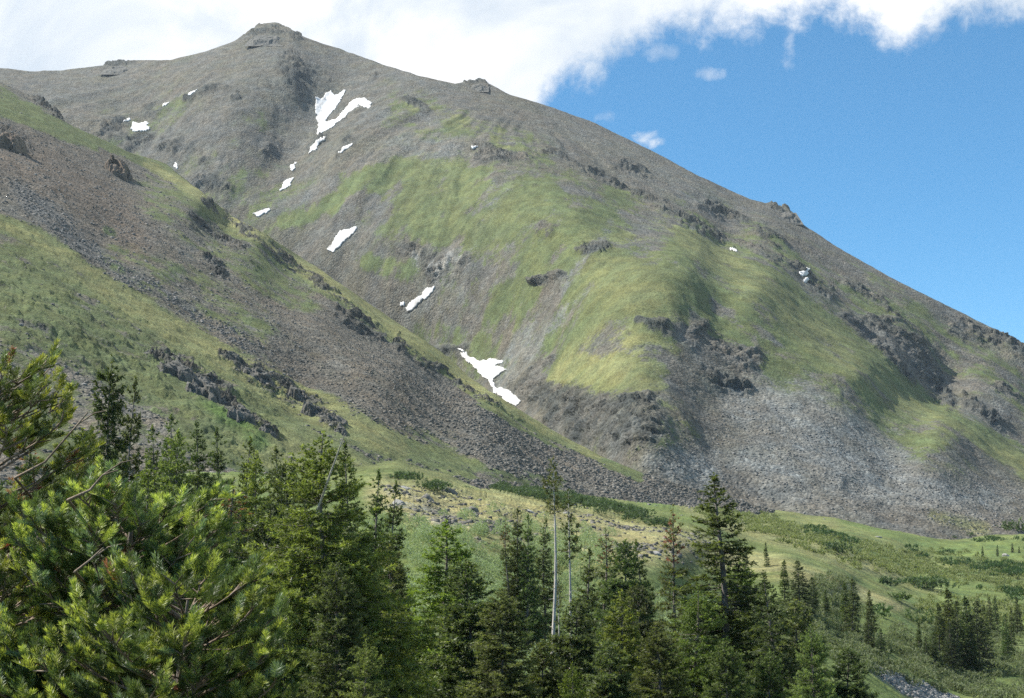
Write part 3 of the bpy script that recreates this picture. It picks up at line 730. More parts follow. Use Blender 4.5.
OC = 'rock outcrops on the left hillside'
for (u, v, w_, h_, lb) in [(12, 142, 34, 24, 'large brown crag at the left edge below the grassy ridge top'), (119, 167, 26, 20, 'lone brown rock tower jutting from the upper hillside'),
                          (177, 368, 44, 17, 'long dark outcrop slab, highest of the band above the trees'), (206, 388, 32, 18, 'dark blocky outcrop in the middle of the band above the trees'),
                          (244, 412, 28, 18, 'rounded grey outcrop just above the big spruce top at the lower hillside'), (258, 374, 30, 17, 'grey boulder shaped outcrop with a pale top beside the talus'),
                          (233, 356, 16, 8, 'small flat dark rock in the straw grass above the grey boulder outcrop'), (298, 394, 24, 17, 'dark outcrop below and right of the grey boulder outcrop'),
                          (313, 408, 18, 14, 'small jagged outcrop between two larger ones at the talus edge'), (335, 418, 24, 14, 'lowest dark outcrop at the talus edge above the spruce tip'),
                          (268, 428, 18, 12, 'small grey outcrop near the bottom of the lower outcrop band'), (222, 400, 16, 10, 'small dark knob of rock inside the outcrop band'),
                          (48, 106, 20, 12, 'dark rock rib on the grassy ridge crest at far left'), (342, 430, 16, 9, 'low rock half sunk in grass under the lowest outcrop')]:
    place_rock('rock_outcrop', HL, u, v, w_, h_, int(u * 7 + v), lb, 'rock outcrop', M_BROWN if 'brown' in lb else M_CRAG, OC, 1.0, 4, .75)
for (u, v, w_, h_, lb) in [(426, 497, 16, 12, 'dark grey boulder with grass round it on the straw knoll'), (407, 488, 16, 6, 'flat pale boulder at the top left of the straw knoll'), (447, 489, 20, 7, 'long flat slab of rock on top of the straw knoll'),
                          (399, 502, 12, 9, 'pale block at the left foot of the straw knoll beside the trees'), (472, 509, 14, 10, 'dark boulder right of centre on the straw knoll'), (530, 512, 16, 10, 'big pale square boulder standing behind the group of slim spruces'),
                          (480, 500, 9, 7, 'small rounded boulder near the crest of the straw knoll'), (655, 553, 9, 6, 'pale boulder beside the grey stones right of the bare trunks'), (455, 523, 12, 5, 'low flat rock on the shrub edge of the knoll'),
                          (1007, 555, 8, 4, 'single white boulder in the green meadow at far right'), (878, 536, 6, 3, 'small pale rock in the middle of the upper meadow')]:
    place_rock('boulder', VL, u, v, w_, h_, int(u * 3 + v), lb, 'boulder', M_PALE if 'pale' in lb or 'white' in lb else M_TALUS, 'boulders on the meadow and knoll', 1.0, 3, .4)
for (u, v, w_, h_, lb) in [(785, 213, 22, 5, 'dark rock knob breaking the right skyline of the mountain'), (120, 66, 24, 2.5, 'low dark rock rib on the skyline left of the summit'), (268, 36, 30, 4, 'broken rocky summit block on top of the mountain'),
                          (477, 84, 18, 2.5, 'small brown rock hump on the skyline right of the summit')]:
    place_rock('summit_crag' if 'summit block' in lb else 'skyline_crag', MT, u, v + 2, w_, h_, int(u + v), lb, 'crag', M_CRAG, None, 1.0, 5, .8)

# ------------------------------------------------------------------ snow patches, each one a thing
def inside(u, v, poly):
    c = np.zeros(u.shape, bool); j = len(poly) - 1
    for i_ in range(len(poly)):
        (x1, y1), (x2, y2) = poly[i_], poly[j]
        if y1 != y2: c ^= ((y1 > v) != (y2 > v)) & (u < (x2 - x1) * (v - y1) / (y2 - y1) + x1)
        j = i_
    return c


def snow(poly, label):
    us_ = [p[0] for p in poly]; vs_ = [p[1] for p in poly]
    m = (MT.U > min(us_) - 4) & (MT.U < max(us_) + 4) & (MT.V > min(vs_) - 4) & (MT.V < max(vs_) + 4); m[:MT.beyond] = False
    ii, jj = np.where(m); i0, i1, j0, j1 = ii.min(), ii.max(), jj.min(), jj.max()
    K = 3
    ti = np.linspace(i0, i1, (i1 - i0) * K + 1); tj = np.linspace(j0, j1, (j1 - j0) * K + 1)
    fi, fj = np.meshgrid(ti, tj, indexing='ij'); a = np.minimum(fi.astype(int), i1 - 1); b = np.minimum(fj.astype(int), j1 - 1); q = fi - a; s_ = fj - b
    G_ = lambda A: A[a, b] * (1 - q) * (1 - s_) + A[a + 1, b] * q * (1 - s_) + A[a, b + 1] * (1 - q) * s_ + A[a + 1, b + 1] * q * s_
    X_, Y_, Z_, Ug, Vg = G_(MT.X), G_(MT.Y), G_(MT.Z), G_(MT.U), G_(MT.V)
    jit = fbm(X_, Y_, 12, 6, .75, seed=301) * 4.5
    ins = inside(Ug + jit, Vg + fbm(X_, Y_, 10, 5, .75, seed=302) * 3, poly)
    N = MT.normals(); n3 = np.stack([G_(N[..., k]) for k in range(3)], 2)
    dep = ins.astype(float)
    for _ in range(4):
        d2 = dep.copy(); d2[1:-1, 1:-1] = (dep[1:-1, 1:-1] + dep[:-2, 1:-1] + dep[2:, 1:-1] + dep[1:-1, :-2] + dep[1:-1, 2:]) / 5; dep = d2
    Hh = .3 + .9 * dep
    Pn = np.stack([X_, Y_, Z_], 2) + n3 * Hh[..., None]
    Pb = np.stack([X_, Y_, Z_], 2) - n3 * 1.0
    f = ins[:-1, :-1] & ins[1:, :-1] & ins[:-1, 1:] & ins[1:, 1:]
    lab = np.where(f, np.arange(f.size).reshape(f.shape) + 1, 0)
    while True:
        l2 = lab.copy()
        l2[1:] = np.maximum(l2[1:], lab[:-1]); l2[:-1] = np.maximum(l2[:-1], lab[1:]); l2[:, 1:] = np.maximum(l2[:, 1:], lab[:, :-1]); l2[:, :-1] = np.maximum(l2[:, :-1], lab[:, 1:])
        l2 = np.where(f, l2, 0)
        if (l2 == lab).all(): break
        lab = l2
    if f.any(): f &= lab == np.bincount(lab[f]).argmax()
    idx = np.arange(ins.size).reshape(ins.shape)
    q4 = np.stack([idx[:-1, :-1], idx[1:, :-1], idx[1:, 1:], idx[:-1, 1:]], 2)[f]
    if len(q4) == 0: return
    # rim
    e = {}
    for fa in q4:
        for k in range(4):
            a_, b_ = fa[k], fa[(k + 1) % 4]
            if (b_, a_) in e: del e[(b_, a_)]
            else: e[(a_, b_)] = 1
    rim = np.array([[a_, a_ + ins.size, b_ + ins.size, b_] for a_, b_ in e])
    allf = np.concatenate([q4, rim]); allv = np.concatenate([Pn.reshape(-1, 3), Pb.reshape(-1, 3)])
    used, inv = np.unique(allf, return_inverse=True)
    base = allv[used].mean(0)
    o = obj('snow_patch', mesh_data('snow_patch', allv[used] - base, inv.reshape(-1, 4), M_SNOW, True), loc=Vector(base))
    tag(o, label, 'snow patch', 'snow patches left in the gullies')


for poly, lb in [
    ([(316, 97), (322, 100), (326, 93), (331, 91), (335, 95), (342, 91), (346, 92), (341, 99), (338, 105), (332, 113), (326, 123), (336, 119), (345, 110), (351, 100), (357, 98), (366, 99), (372, 103), (370, 109), (360, 106), (352, 111), (345, 119), (334, 126), (322, 134), (316, 138), (318, 126), (316, 112)],
     'largest snow patch, a forked white field just below the summit crags'),
    ([(324, 136), (325, 140), (316, 149), (309, 154), (308, 150), (315, 141)], 'short snow strip under the forked snow field'),
    ([(354, 143), (352, 146), (342, 153), (337, 153), (343, 147)], 'thin slanting snow sliver right of the gully, beside green grass'),
    ([(297, 161), (296, 168), (291, 173), (291, 166)], 'tiny snow spot in the gully above the hooked snow strip'),
    ([(295, 178), (290, 186), (280, 193), (279, 189), (284, 181)], 'small hooked snow strip in the upper gully'),
    ([(270, 207), (268, 212), (258, 217), (253, 214), (262, 209)], 'small snow patch at the ridge edge where the gully disappears'),
    ([(358, 227), (354, 234), (345, 242), (334, 252), (326, 250), (334, 240), (342, 229)], 'bright snow tongue above the middle of the grassy ridge'),
    ([(435, 285), (433, 292), (425, 298), (416, 307), (408, 312), (406, 307), (412, 300), (422, 295), (426, 288)], 'narrow snow tongue in the gorge halfway down the mountain'),
    ([(402, 301), (405, 302), (404, 306), (401, 305)], 'dot of snow left of the narrow tongue in the gorge'),
    ([(458, 348), (465, 350), (471, 357), (482, 360), (494, 359), (507, 362), (496, 366), (509, 370), (500, 375), (493, 380), (496, 387), (506, 389), (512, 393), (522, 401), (516, 407), (508, 403), (499, 396), (491, 386), (487, 379), (477, 370), (465, 358)],
     'ragged lowest snow field at the foot of the gorge'),
    ([(131, 122), (140, 124), (151, 121), (146, 126), (151, 131), (140, 132), (132, 132)], 'star shaped snow patch on the left bowl between dark crags'),
    ([(131, 118), (130, 121), (123, 123), (124, 120)], 'small snow speck just left of the star shaped patch'),
    ([(201, 87), (197, 91), (186, 97), (188, 93)], 'slim snow streak highest on the left bowl'),
    ([(170, 102), (169, 106), (163, 106), (164, 103)], 'little snow spot between the slim streak and the star shaped patch'),
    ([(157, 162), (162, 163), (164, 167), (159, 166)], 'left of two snow crumbs among boulders above the ridge'),
    ([(173, 161), (177, 163), (178, 168), (174, 167)], 'right of two snow crumbs among boulders above the ridge'),
    ([(477, 146), (476, 150), (470, 150), (472, 147)], 'isolated snow speck on the grey spur above the green slope'),
    ([(811, 267), (807, 274), (804, 277), (798, 275), (803, 271)], 'highest snow scrap beside the crag on the right ridge'),
    ([(805, 278), (808, 280), (806, 283), (803, 281)], 'second snow scrap under the crag on the right ridge'),
    ([(728, 247), (737, 250), (736, 252), (729, 250)], 'faint snow dash in the dark gully line on the right ridge'),
    ([(334, 118), (346, 117), (362, 112), (356, 121), (343, 130), (338, 129), (350, 120), (338, 124)], 'thin broken snow band along the lower edge of the forked field')]:
    if 'thin broken' in lb: continue
    snow(poly, lb)

# ------------------------------------------------------------------ conifers
def frame(a):
    """two vectors square to each row of a"""
    h = np.where(np.abs(a[:, 2:3]) > .9, np.array([[1., 0, 0]]), np.array([[0, 0, 1.]]))
    b = np.cross(a, h); b /= np.linalg.norm(b, axis=1, keepdims=True) + 1e-9
    return b, np.cross(a, b)


def unit(a): return a / (np.linalg.norm(a, axis=-1, keepdims=True) + 1e-9)


def tube(path, rads, sides=6):
    """tapered tube along a list of points -> verts, quads"""
    P_ = np.array(path, float); d_ = np.gradient(P_, axis=0); b, c = frame(unit(d_))
    a = np.arange(sides) / sides * 2 * np.pi
    v = P_[:, None] + (b[:, None] * np.cos(a)[None, :, None] + c[:, None] * np.sin(a)[None, :, None]) * np.array(rads)[:, None, None]
    n_ = len(P_); i = np.arange(n_ * sides).reshape(n_, sides); j = np.roll(i, -1, 1)
    return v.reshape(-1, 3), np.stack([i[:-1], j[:-1], j[1:], i[1:]], 2).reshape(-1, 4)


def join_geo(parts):
    vs, fs, o_ = [], [], 0
    for v, f in parts: vs.append(v); fs.append(f + o_); o_ += len(v)
    return np.concatenate(vs), np.concatenate(fs)


def needles(P_, A, ln, wd, n, r, spread=.8, tint=None, flat=0.0):
    """n slender triangles round each tuft position P_ with axis A"""
    N = len(P_); b, c = frame(A)
    t = r.random((N, n)); th = r.random((N, n)) * 6.283
    rad = b[:, None] * np.cos(th)[..., None] + c[:, None] * np.sin(th)[..., None]
    rad[..., 2] += flat; rad = unit(rad)
    dirn = unit(A[:, None] * (1 - spread * .55) + rad * spread * (.6 + .5 * r.random((N, n, 1))))
    L = (ln[:, None] if np.ndim(ln) else ln) * (.6 + .5 * r.random((N, n)))
    base = P_[:, None] + A[:, None] * (t * (ln[:, None] if np.ndim(ln) else ln) * 1.1)[..., None]
    side = unit(np.cross(dirn, r.normal(size=(N, n, 3)))) * (wd * (.7 + .6 * r.random((N, n))))[..., None]
    v = np.stack([base - side * .5, base + side * .5, base + dirn * L[..., None]], 2)
    f = np.arange(N * n * 3).reshape(-1, 3)
    tv = tint[:, None, None] * (.8 + .4 * r.random((N, n)))[..., None, None] * np.ones((1, 1, 3, 1))
    return v.reshape(-1, 3), f, tv.reshape(-1, 3)


def conifer(seed, H, R, nbr, ntw, tuft, wd, nn, clear=.06, power=.85, dens_top=1.0, lean=0.0, base_tint=(.055, .085, .028), tip_tint=(.24, .285, .06), bare=0.0, sag=.25,
            twlen=.34, spread=.8, stemr=.011, gaps=0.0, cones=False, limbs=True):
    """returns (foliage verts, faces, tint), (wood verts, faces); H height, R lowest branch reach"""
    r = np.random.default_rng(seed)
    tz = clear + (1 - clear) * (np.sort(r.random(nbr)) ** .82) * .985
    az = np.arange(nbr) * 2.399 + r.normal(0, .35, nbr)
    shape = np.clip(1 - tz, 0, 1) ** power
    lob = 1 + .28 * np.sin(az * 2 + r.random() * 6 + tz * 5) * (1 - tz)
    L = R * shape * (.62 + .5 * r.random(nbr)) * lob + .012 * H * (.5 + r.random(nbr)) * (tz < .95)
    if gaps: L *= np.where(r.random(nbr) < gaps, .35, 1)
    up0 = np.where(tz > .8, .55, .1) - .25 * (1 - tz)
    bend = lambda z: np.stack([lean * H * z ** 2 + .012 * H * np.sin(z * 7 + seed), .01 * H * np.cos(z * 5 + seed), z * H], -1)
    O = bend(tz)
    D = np.stack([np.cos(az), np.sin(az), np.zeros(nbr)], 1)
    def bp(i, q):                                                  # a point along branch i
        return O[i] + D[i] * (L[i] * q)[:, None] + np.array([0, 0, 1.]) * (L[i] * (up0[i] * q - sag * (1 - tz[i] * .7) * q ** 1.6 + .16 * q ** 4))[:, None]
    keep = np.ones(nbr, bool)
    if bare: keep = tz > bare
    wt = np.maximum(2, (ntw * (L / L.max()) ** .8 * (.7 + .6 * r.random(nbr))).astype(int)) * keep
    ib = np.repeat(np.arange(nbr), wt); n = len(ib)
    q = .12 + .9 * r.random(n) ** .75
    B = bp(ib, q); B2 = bp(ib, q + .05); bd = unit(B2 - B)
    sgn = np.where(r.random(n) < .5, -1, 1); w_ = r.random(n) * 1.0 + .25
    sd = np.cross(bd, np.array([[0, 0, 1.]])) * sgn[:, None]
    td = unit(bd * np.cos(w_)[:, None] + sd * np.sin(w_)[:, None] + np.array([0, 0, 1.]) * r.normal(-.12, .22, (n, 1)))
    tsz = tuft * np.clip(.45 + L[ib] / (R * .45) * .55, .45, 1)
    tl = np.clip(twlen * L[ib] * (1.15 - q) + tuft * .8, 0, 5 * tuft) * (.5 + .7 * r.random(n))
    nt = np.maximum(1, (tl / (tuft * .75)).astype(int)); it = np.repeat(np.arange(n), nt); m = len(it)
    k = (np.arange(m) - np.repeat(np.cumsum(nt) - nt, nt)) / np.repeat(nt, nt)
    Pt = B[it] + td[it] * (k * tl[it])[:, None]; Pt[:, 2] -= (k * tl[it]) ** 2 * .25
    A = unit(td[it] + r.normal(0, .28, (m, 3)) + np.array([0, 0, .12]))
    # leader
    nl = max(4, int(10 * dens_top)); zl = 1 - .1 * r.random(nl) ** 1.5
    Pt = np.concatenate([Pt, bend(zl)]); A = np.concatenate([A, unit(r.normal(0, .5, (nl, 3)) + np.array([0, 0, 1.]))])
    out_ = np.concatenate([np.clip(q[it] * .75 + k * .3, 0, 1), np.ones(nl)])
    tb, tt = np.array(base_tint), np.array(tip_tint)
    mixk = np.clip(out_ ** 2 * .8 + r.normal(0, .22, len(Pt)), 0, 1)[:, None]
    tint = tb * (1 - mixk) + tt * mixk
    if cones:
        hi = (Pt[:, 2] > H * .8) & (r.random(len(Pt)) < .35); tint[hi] = np.array([.2, .085, .045])
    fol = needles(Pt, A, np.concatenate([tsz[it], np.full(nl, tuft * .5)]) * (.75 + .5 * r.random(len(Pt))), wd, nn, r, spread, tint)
    zz = np.linspace(0, .995, 14); parts = [tube(bend(zz), stemr * H * (1 - zz) ** .8 + .006, 7)]
    if limbs:
        lw = []
        for i in range(0, nbr):
            if L[i] < .2 * R and not bare: continue
            ql = np.linspace(0, .8 if keep[i] else .55 * r.random() + .1, 4); lw.append(tube(bp(np.full(4, i), ql), .22 * stemr * H * (1 - tz[i] * .6) * (1 - ql * .75), 3))
        if lw: parts.append(join_geo(lw))
    return fol, parts


SPR = {}
def proto(key, bark=None, **kw):
    fol, parts = conifer(**kw)
    f = mesh_data('crown', fol[0], fol[1], M_NEEDLE, False, {'tint': fol[2]})
    tv_, tf_ = join_geo(parts); t = mesh_data('trunk', tv_, tf_, bark or M_BARK, True); l = None
    SPR[key] = (f, t, l, kw['H'], kw['R'])


def ground(x, y):
    return VL.height(x, y)


def tree(key, u, v, dist, label, group=None, name='spruce_tree', wide=1.0, rot=None, sink=.15, height=None, cat='tree', vbase=None):
    """a tree whose tip stands at pixel (u, v), dist metres away"""
    if vbase: dist = VL.at(u, vbase).y
    s_, e_ = px(u, v); x_, y_, zt = float(s_) * dist, dist, float(e_) * dist
    zg = ground(x_, y_) if y_ < 900 else 0
    if height: zg = zt - height
    f, t, l, H_, R_ = SPR[key]; hh = zt - zg + sink; k = hh / H_
    rt = empty(name, (x_, y_, zg - sink)); rt.scale = (k * wide, k * wide, k)
    rt.rotation_euler = (.02 * math.sin(u * 3.1), .02 * math.sin(u * 1.3 + v), (u * 1.7 + v * .9) % 6.283 if rot is None else rot)
    obj('trunk', t, rt); obj('crown', f, rt)
    if l: obj('limbs', l, rt)
    tag(rt, label, cat, group)
    return rt


DK, DT = (.055, .08, .027), (.16, .2, .055)
BK, BT = (.09, .125, .03), (.27, .32, .065)
TB = dict(spread=.75)
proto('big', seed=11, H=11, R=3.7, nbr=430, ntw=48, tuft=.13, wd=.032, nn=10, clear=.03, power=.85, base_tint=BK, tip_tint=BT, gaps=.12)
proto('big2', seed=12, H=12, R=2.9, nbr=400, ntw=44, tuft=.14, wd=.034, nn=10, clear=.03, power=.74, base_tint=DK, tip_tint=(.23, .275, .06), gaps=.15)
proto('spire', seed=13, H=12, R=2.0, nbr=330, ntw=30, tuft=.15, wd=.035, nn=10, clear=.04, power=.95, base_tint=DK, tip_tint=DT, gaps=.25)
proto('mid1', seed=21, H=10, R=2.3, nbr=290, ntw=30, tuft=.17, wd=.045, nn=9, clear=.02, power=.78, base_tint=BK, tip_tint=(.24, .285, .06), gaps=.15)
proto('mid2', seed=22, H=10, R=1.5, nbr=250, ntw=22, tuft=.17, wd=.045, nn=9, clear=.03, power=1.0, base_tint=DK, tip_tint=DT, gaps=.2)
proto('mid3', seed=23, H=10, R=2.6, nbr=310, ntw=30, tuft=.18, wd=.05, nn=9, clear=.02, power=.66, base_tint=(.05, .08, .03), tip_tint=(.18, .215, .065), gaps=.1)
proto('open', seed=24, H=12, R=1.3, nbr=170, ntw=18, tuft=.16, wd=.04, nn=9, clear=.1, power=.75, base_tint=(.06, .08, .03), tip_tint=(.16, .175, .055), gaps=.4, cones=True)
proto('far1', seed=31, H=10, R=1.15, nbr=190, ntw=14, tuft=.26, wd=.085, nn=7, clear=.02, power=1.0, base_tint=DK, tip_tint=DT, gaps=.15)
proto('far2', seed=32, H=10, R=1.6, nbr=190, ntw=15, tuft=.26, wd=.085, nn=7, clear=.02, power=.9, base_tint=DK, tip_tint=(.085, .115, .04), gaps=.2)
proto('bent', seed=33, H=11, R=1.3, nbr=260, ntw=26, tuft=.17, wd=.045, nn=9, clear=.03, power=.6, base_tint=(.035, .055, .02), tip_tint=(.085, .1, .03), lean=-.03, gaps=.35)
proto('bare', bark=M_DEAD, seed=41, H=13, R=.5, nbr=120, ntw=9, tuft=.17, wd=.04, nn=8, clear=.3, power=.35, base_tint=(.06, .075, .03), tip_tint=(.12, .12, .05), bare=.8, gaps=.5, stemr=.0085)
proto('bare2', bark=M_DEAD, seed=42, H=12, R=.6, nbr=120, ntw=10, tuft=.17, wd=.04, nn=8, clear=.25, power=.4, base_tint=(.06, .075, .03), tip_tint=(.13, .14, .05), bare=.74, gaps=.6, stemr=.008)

# prominent trees
tree('bent', 108, 357, 62, 'tall dark spruce with a thick tufted tip, standing highest at the left of the trees', wide=.8)
tree('mid2', 130, 378, 74, 'slim dark spruce just right of the tall tufted one', wide=.7)
tree('big', 322, 432, 38, 'big bright green spruce with a wide crown left of centre, lit from the left', wide=1.25)
tree('spire', 352, 440, 62, 'dark spruce tip rising behind the right shoulder of the big bright spruce', wide=.9)
tree('mid2', 378, 470, 92, 'left one of two dark spruces right of the big bright spruce')
tree('mid2', 394, 482, 90, 'right one of two dark spruces between the big bright spruce and the knoll rocks', rot=2)
tree('mid1', 441, 520, 66, 'full green spruce in front of the straw knoll', wide=1.4)
tree('mid3', 468, 560, 58, 'lower dark spruce right of the full green one, in front of the willows', wide=1.25)
tree('big2', 503, 590, 44, 'broad spruce with an open ragged top at bottom centre', wide=1.4)
tree('open', 508, 520, 130, 'leftmost slim spruce of the group in front of the square pale boulder')
tree('mid2', 517, 508, 132, 'tallest slim spruce of the group in front of the square pale boulder', wide=1.1)
tree('mid2', 528, 514, 130, 'dense slim spruce in the middle of the group by the square pale boulder', rot=1)
tree('mid2', 543, 518, 134, 'rightmost slim spruce of the group by the square pale boulder', rot=3)
tree('bare', 553, 457, 64, 'tallest pale bare trunk with a small tufted top at the centre', name='bare_trunk_tree')
tree('bare2', 573, 490, 66, 'shorter pale bare trunk with tufts down to halfway, right of the tallest one', name='bare_trunk_tree', rot=1)
tree('bare2', 562, 560, 65, 'shortest thin bare trunk standing between the two tall bare ones', name='bare_trunk_tree', rot=4, wide=.7)
tree('open', 602, 528, 86, 'brownish thin spruce right of the bare trunks', wide=1.3)
tree('mid3', 622, 540, 84, 'dark bushy spruce behind the brownish one right of the bare trunks')
tree('mid2', 588, 548, 92, 'small dark spruce close behind the shorter bare trunk', wide=1.3)
tree('mid3', 575, 600, 62, 'dark spreading spruce at the foot of the bare trunks', wide=1.2)
tree('mid2', 641, 540, 100, 'slender spruce in the gap left of the thin open topped one', wide=1.1)
tree('open', 672, 505, 58, 'thin open topped spruce with a pale stem left of the tallest spruce', wide=1.0, rot=1)
tree('spire', 712, 472, 54, 'tallest dark spruce right of centre with a dense pointed top', wide=1.75)
tree('big', 690, 585, 38, 'bright green low spruce in front of the tallest dark spruce', wide=1.2, rot=2)
tree('big2', 655, 625, 33, 'bright green spruce crown at the bottom edge below the thin open topped one', wide=1.3, rot=3)
tree('spire', 770, 570, 48, 'dark ragged spruce right of the tallest one', wide=1.3, rot=2)
tree('big2', 735, 560, 62, 'dark spruce partly hidden behind the right side of the tallest one', wide=1.2, rot=5)
tree('big', 815, 625, 46, 'sunlit spruce with thin shoots at the lower right', wide=.9, rot=4)
tree('mid3', 845, 648, 62, 'low dark spruce left of the pale broken stones', wide=1.2)
tree('big', 577, 662, 30, 'small bright spruce top poking up at the bottom centre', wide=.8, rot=1)
tree('mid3', 610, 640, 52, 'dark low spruce at the bottom between centre and the bright crown', wide=1.3)
tree('big2', 395, 600, 48, 'dark spruce under the right side of the big bright spruce', wide=1.3, rot=1)
tree('mid1', 387, 545, 74, 'pale green spruce with brown tips right of the big bright spruce', wide=1.2)
gF = 'low spruces filling the bottom of the picture'
for (u, v, d_, k, w_, lb) in [(365, 640, 32, 'big', 1.0, 'bright spruce at the bottom under the right skirt of the big bright one'),
                              (545, 640, 46, 'mid3', 1.2, 'dark low spruce left of the foot of the tallest bare trunk'), 
                              (720, 640, 34, 'big2', 1.2, 'dark spruce at the bottom under the tallest dark spruce'), (775, 650, 38, 'big2', 1.1, 'dark spruce at the bottom under the dark ragged one'), (618, 590, 68, 'mid1', 1.2, 'green spruce in the middle of the stand right of the bare trunks'),
                              (640, 585, 75, 'mid3', 1.1, 'bushy spruce between the stand and the thin open topped spruce'), (350, 500, 50, 'mid1', 1.3, 'green spruce merging into the right side of the big bright one'), (300, 480, 46, 'mid1', 1.2, 'green spruce merging into the left side of the big bright one'),
                              (860, 670, 66, 'mid1', 1.0, 'spruce top beside the left end of the pale broken stones'), (795, 600, 75, 'mid3', 1.2, 'dark spruce between the ragged one and the sunlit one'), (748, 590, 90, 'mid2', 1.4, 'thin dark spruce just right of the tallest one')]:
    tree(k, u, v, d_, lb, gF, wide=w_)
gL = 'spruces filling the slope below the left outcrops'
for (u, v, d_, k, w_, lb) in [(155, 425, 108, 'mid2', 1, 'small spruce, first right of the two tall dark ones'), (168, 414, 112, 'mid2', 1, 'pointed spruce in the far row, second right of the two tall dark ones'),
                              (184, 430, 106, 'mid1', .9, 'low spruce in the far row below the long outcrop slab'), (205, 420, 100, 'spire', 1, 'tallest pointed spruce of the far row left of the big bright one'),
                              (221, 428, 108, 'mid2', 1, 'thin spruce close right of the tallest of the far row'), (246, 438, 104, 'mid2', 1, 'spruce of the far row below the rounded grey outcrop'),
                              (262, 452, 100, 'mid1', .9, 'squat spruce in the far row below the small grey outcrop'), (280, 447, 106, 'mid2', 1.1, 'spruce of the far row nearest the big bright crown'),
                              (291, 462, 96, 'mid3', .8, 'bushy spruce touching the left shoulder of the big bright crown'), (80, 430, 84, 'mid3', 1, 'bushy spruce left below the two tall dark ones'),
                              (60, 452, 70, 'mid1', 1, 'spruce half hidden behind the top of the near fir'), (148, 462, 70, 'mid1', 1.1, 'spruce standing in front of the far row at left'),
                              (190, 465, 62, 'spire', 1.1, 'dark pointed spruce in the middle row at left'), (172, 490, 56, 'mid3', 1, 'broad dark spruce just above the near fir boughs'),
                              (238, 478, 54, 'open', 1.5, 'spruce with reddish brown tips left of the big bright one'), (214, 500, 50, 'mid1', 1.2, 'green spruce beneath the reddish tipped one'),
                              (262, 500, 58, 'mid3', 1.1, 'dark spruce behind the left edge of the big bright one'), (232, 560, 40, 'big2', 1.1, 'dark spruce between the near fir and the big bright spruce'),
                              (120, 470, 60, 'spire', 1.2, 'dark spruce right under the slim dark one'), (285, 600, 36, 'big', 1.0, 'lower bright spruce under the left skirt of the big one'),
                              (340, 560, 34, 'big2', 1.1, 'dark lower spruce under the middle of the big bright crown'), (30, 440, 58, 'open', 1.4, 'thin brown tipped spruce at the far left behind the near fir')]:
    tree(k, u, v, d_, lb, gL, wide=w_)
gM = 'spruces on the meadow in the middle distance'
for (u, v, d_, k, w_, lb) in [(745, 548, -575, 'far1', 1, 'small spruce alone on the bank right of the tallest spruce'), (766, 542, -566, 'far1', .8, 'tiny dark spruce on the meadow bank above the others'),
                              (783, 560, -606, 'far1', 1, 'left spruce of the dark trio in front of the straw moraine'), (798, 560, -614, 'far2', 1.25, 'middle and densest spruce of the dark trio in front of the straw moraine'),
                              (812, 577, -616, 'far2', 1, 'right and lowest spruce of the dark trio in front of the straw moraine'), (845, 583, -630, 'far1', 1, 'left of the two slim twin spruces below the moraine tip'),
                              (852, 578, -636, 'far1', 1, 'right of the two slim twin spruces below the moraine tip'), (870, 590, -632, 'far1', .9, 'spruce just right of the slim twins'),
                              (868, 612, -652, 'far2', .9, 'low spruce in front of the slim twins'), (880, 628, -662, 'far2', 1, 'small lone spruce beside the straw coloured clearing'), (826, 590, -622, 'far1', 1, 'faint spruce left of the slim twins')]:
    tree(k, u, v, 0, lb, gM, wide=w_ * 1.4, vbase=-d_)
gR = 'dense clump of spruces on the meadow at right'
for (u, v, d_, k, w_, lb) in [(947, 588, -664, 'far1', 1, 'tallest and leftmost spire of the dense right clump'), (939, 603, -660, 'far1', 1, 'spire on the left side of the dense right clump'), (956, 600, -670, 'far2', 1, 'broad spruce in the heart of the dense right clump'),
                              (965, 596, -667, 'far1', 1.1, 'thick spire right of the heart of the dense right clump'), (976, 600, -670, 'far2', 1, 'broad right spruce of the dense right clump'), (984, 604, -660, 'far1', 1, 'rightmost spire of the dense right clump'),
                              (933, 632, -667, 'far2', 1.2, 'low spruce skirting the left foot of the dense right clump'), (950, 622, -673, 'far2', 1.1, 'lit front spruce at the foot of the dense right clump'), (970, 625, -673, 'far2', 1.2, 'dark front spruce at the right foot of the dense clump'),
                              (918, 622, -655, 'far1', .9, 'small spruce standing left of the dense right clump'), (925, 636, -662, 'far2', 1, 'bush sized spruce left of the dense right clump')]:
    tree(k, u, v, 0, lb, gR, wide=w_ * 1.3, vbase=-d_)
r = random.Random(4)
for i in range(16):
    u = 990 + i * 7.0 + r.uniform(-2, 2); v = 600 + r.uniform(-6, 18)
    tree('far1' if i % 2 else 'far2', u, v, 0, 'small dark spruce among the belt of them at the right edge', 'small spruces in the belt at the right edge', vbase=v + 40 + r.uniform(-5, 8))
for i in range(9):
    u = 985 + i * 12 + r.uniform(-3, 3)
    tree('far2', u, 545 + r.uniform(-4, 4), 760 + r.uniform(-20, 30), 'tiny far spruce at the meadow end below the right slope', 'tiny far spruces under the right slope', height=7)

# leaning dead pole
s_, e_ = px(345, 433); a = Vector((float(s_) * 36, 36, float(e_) * 36)); s_, e_ = px(328, 480); b = Vector((float(s_) * 37, 37, float(e_) * 37))
b = b + (b - a) * 3.2
v, f = tube([b, b.lerp(a, .4) + Vector((.02, 0, 0)), b.lerp(a, .8), a], [.05, .04, .025, .01], 7)
o = obj('dead_pole', mesh_data('dead_pole', v - np.array(b), f, M_DEAD, True), loc=b); tag(o, 'thin bare dead pole leaning right against the big bright spruce', 'dead pole')

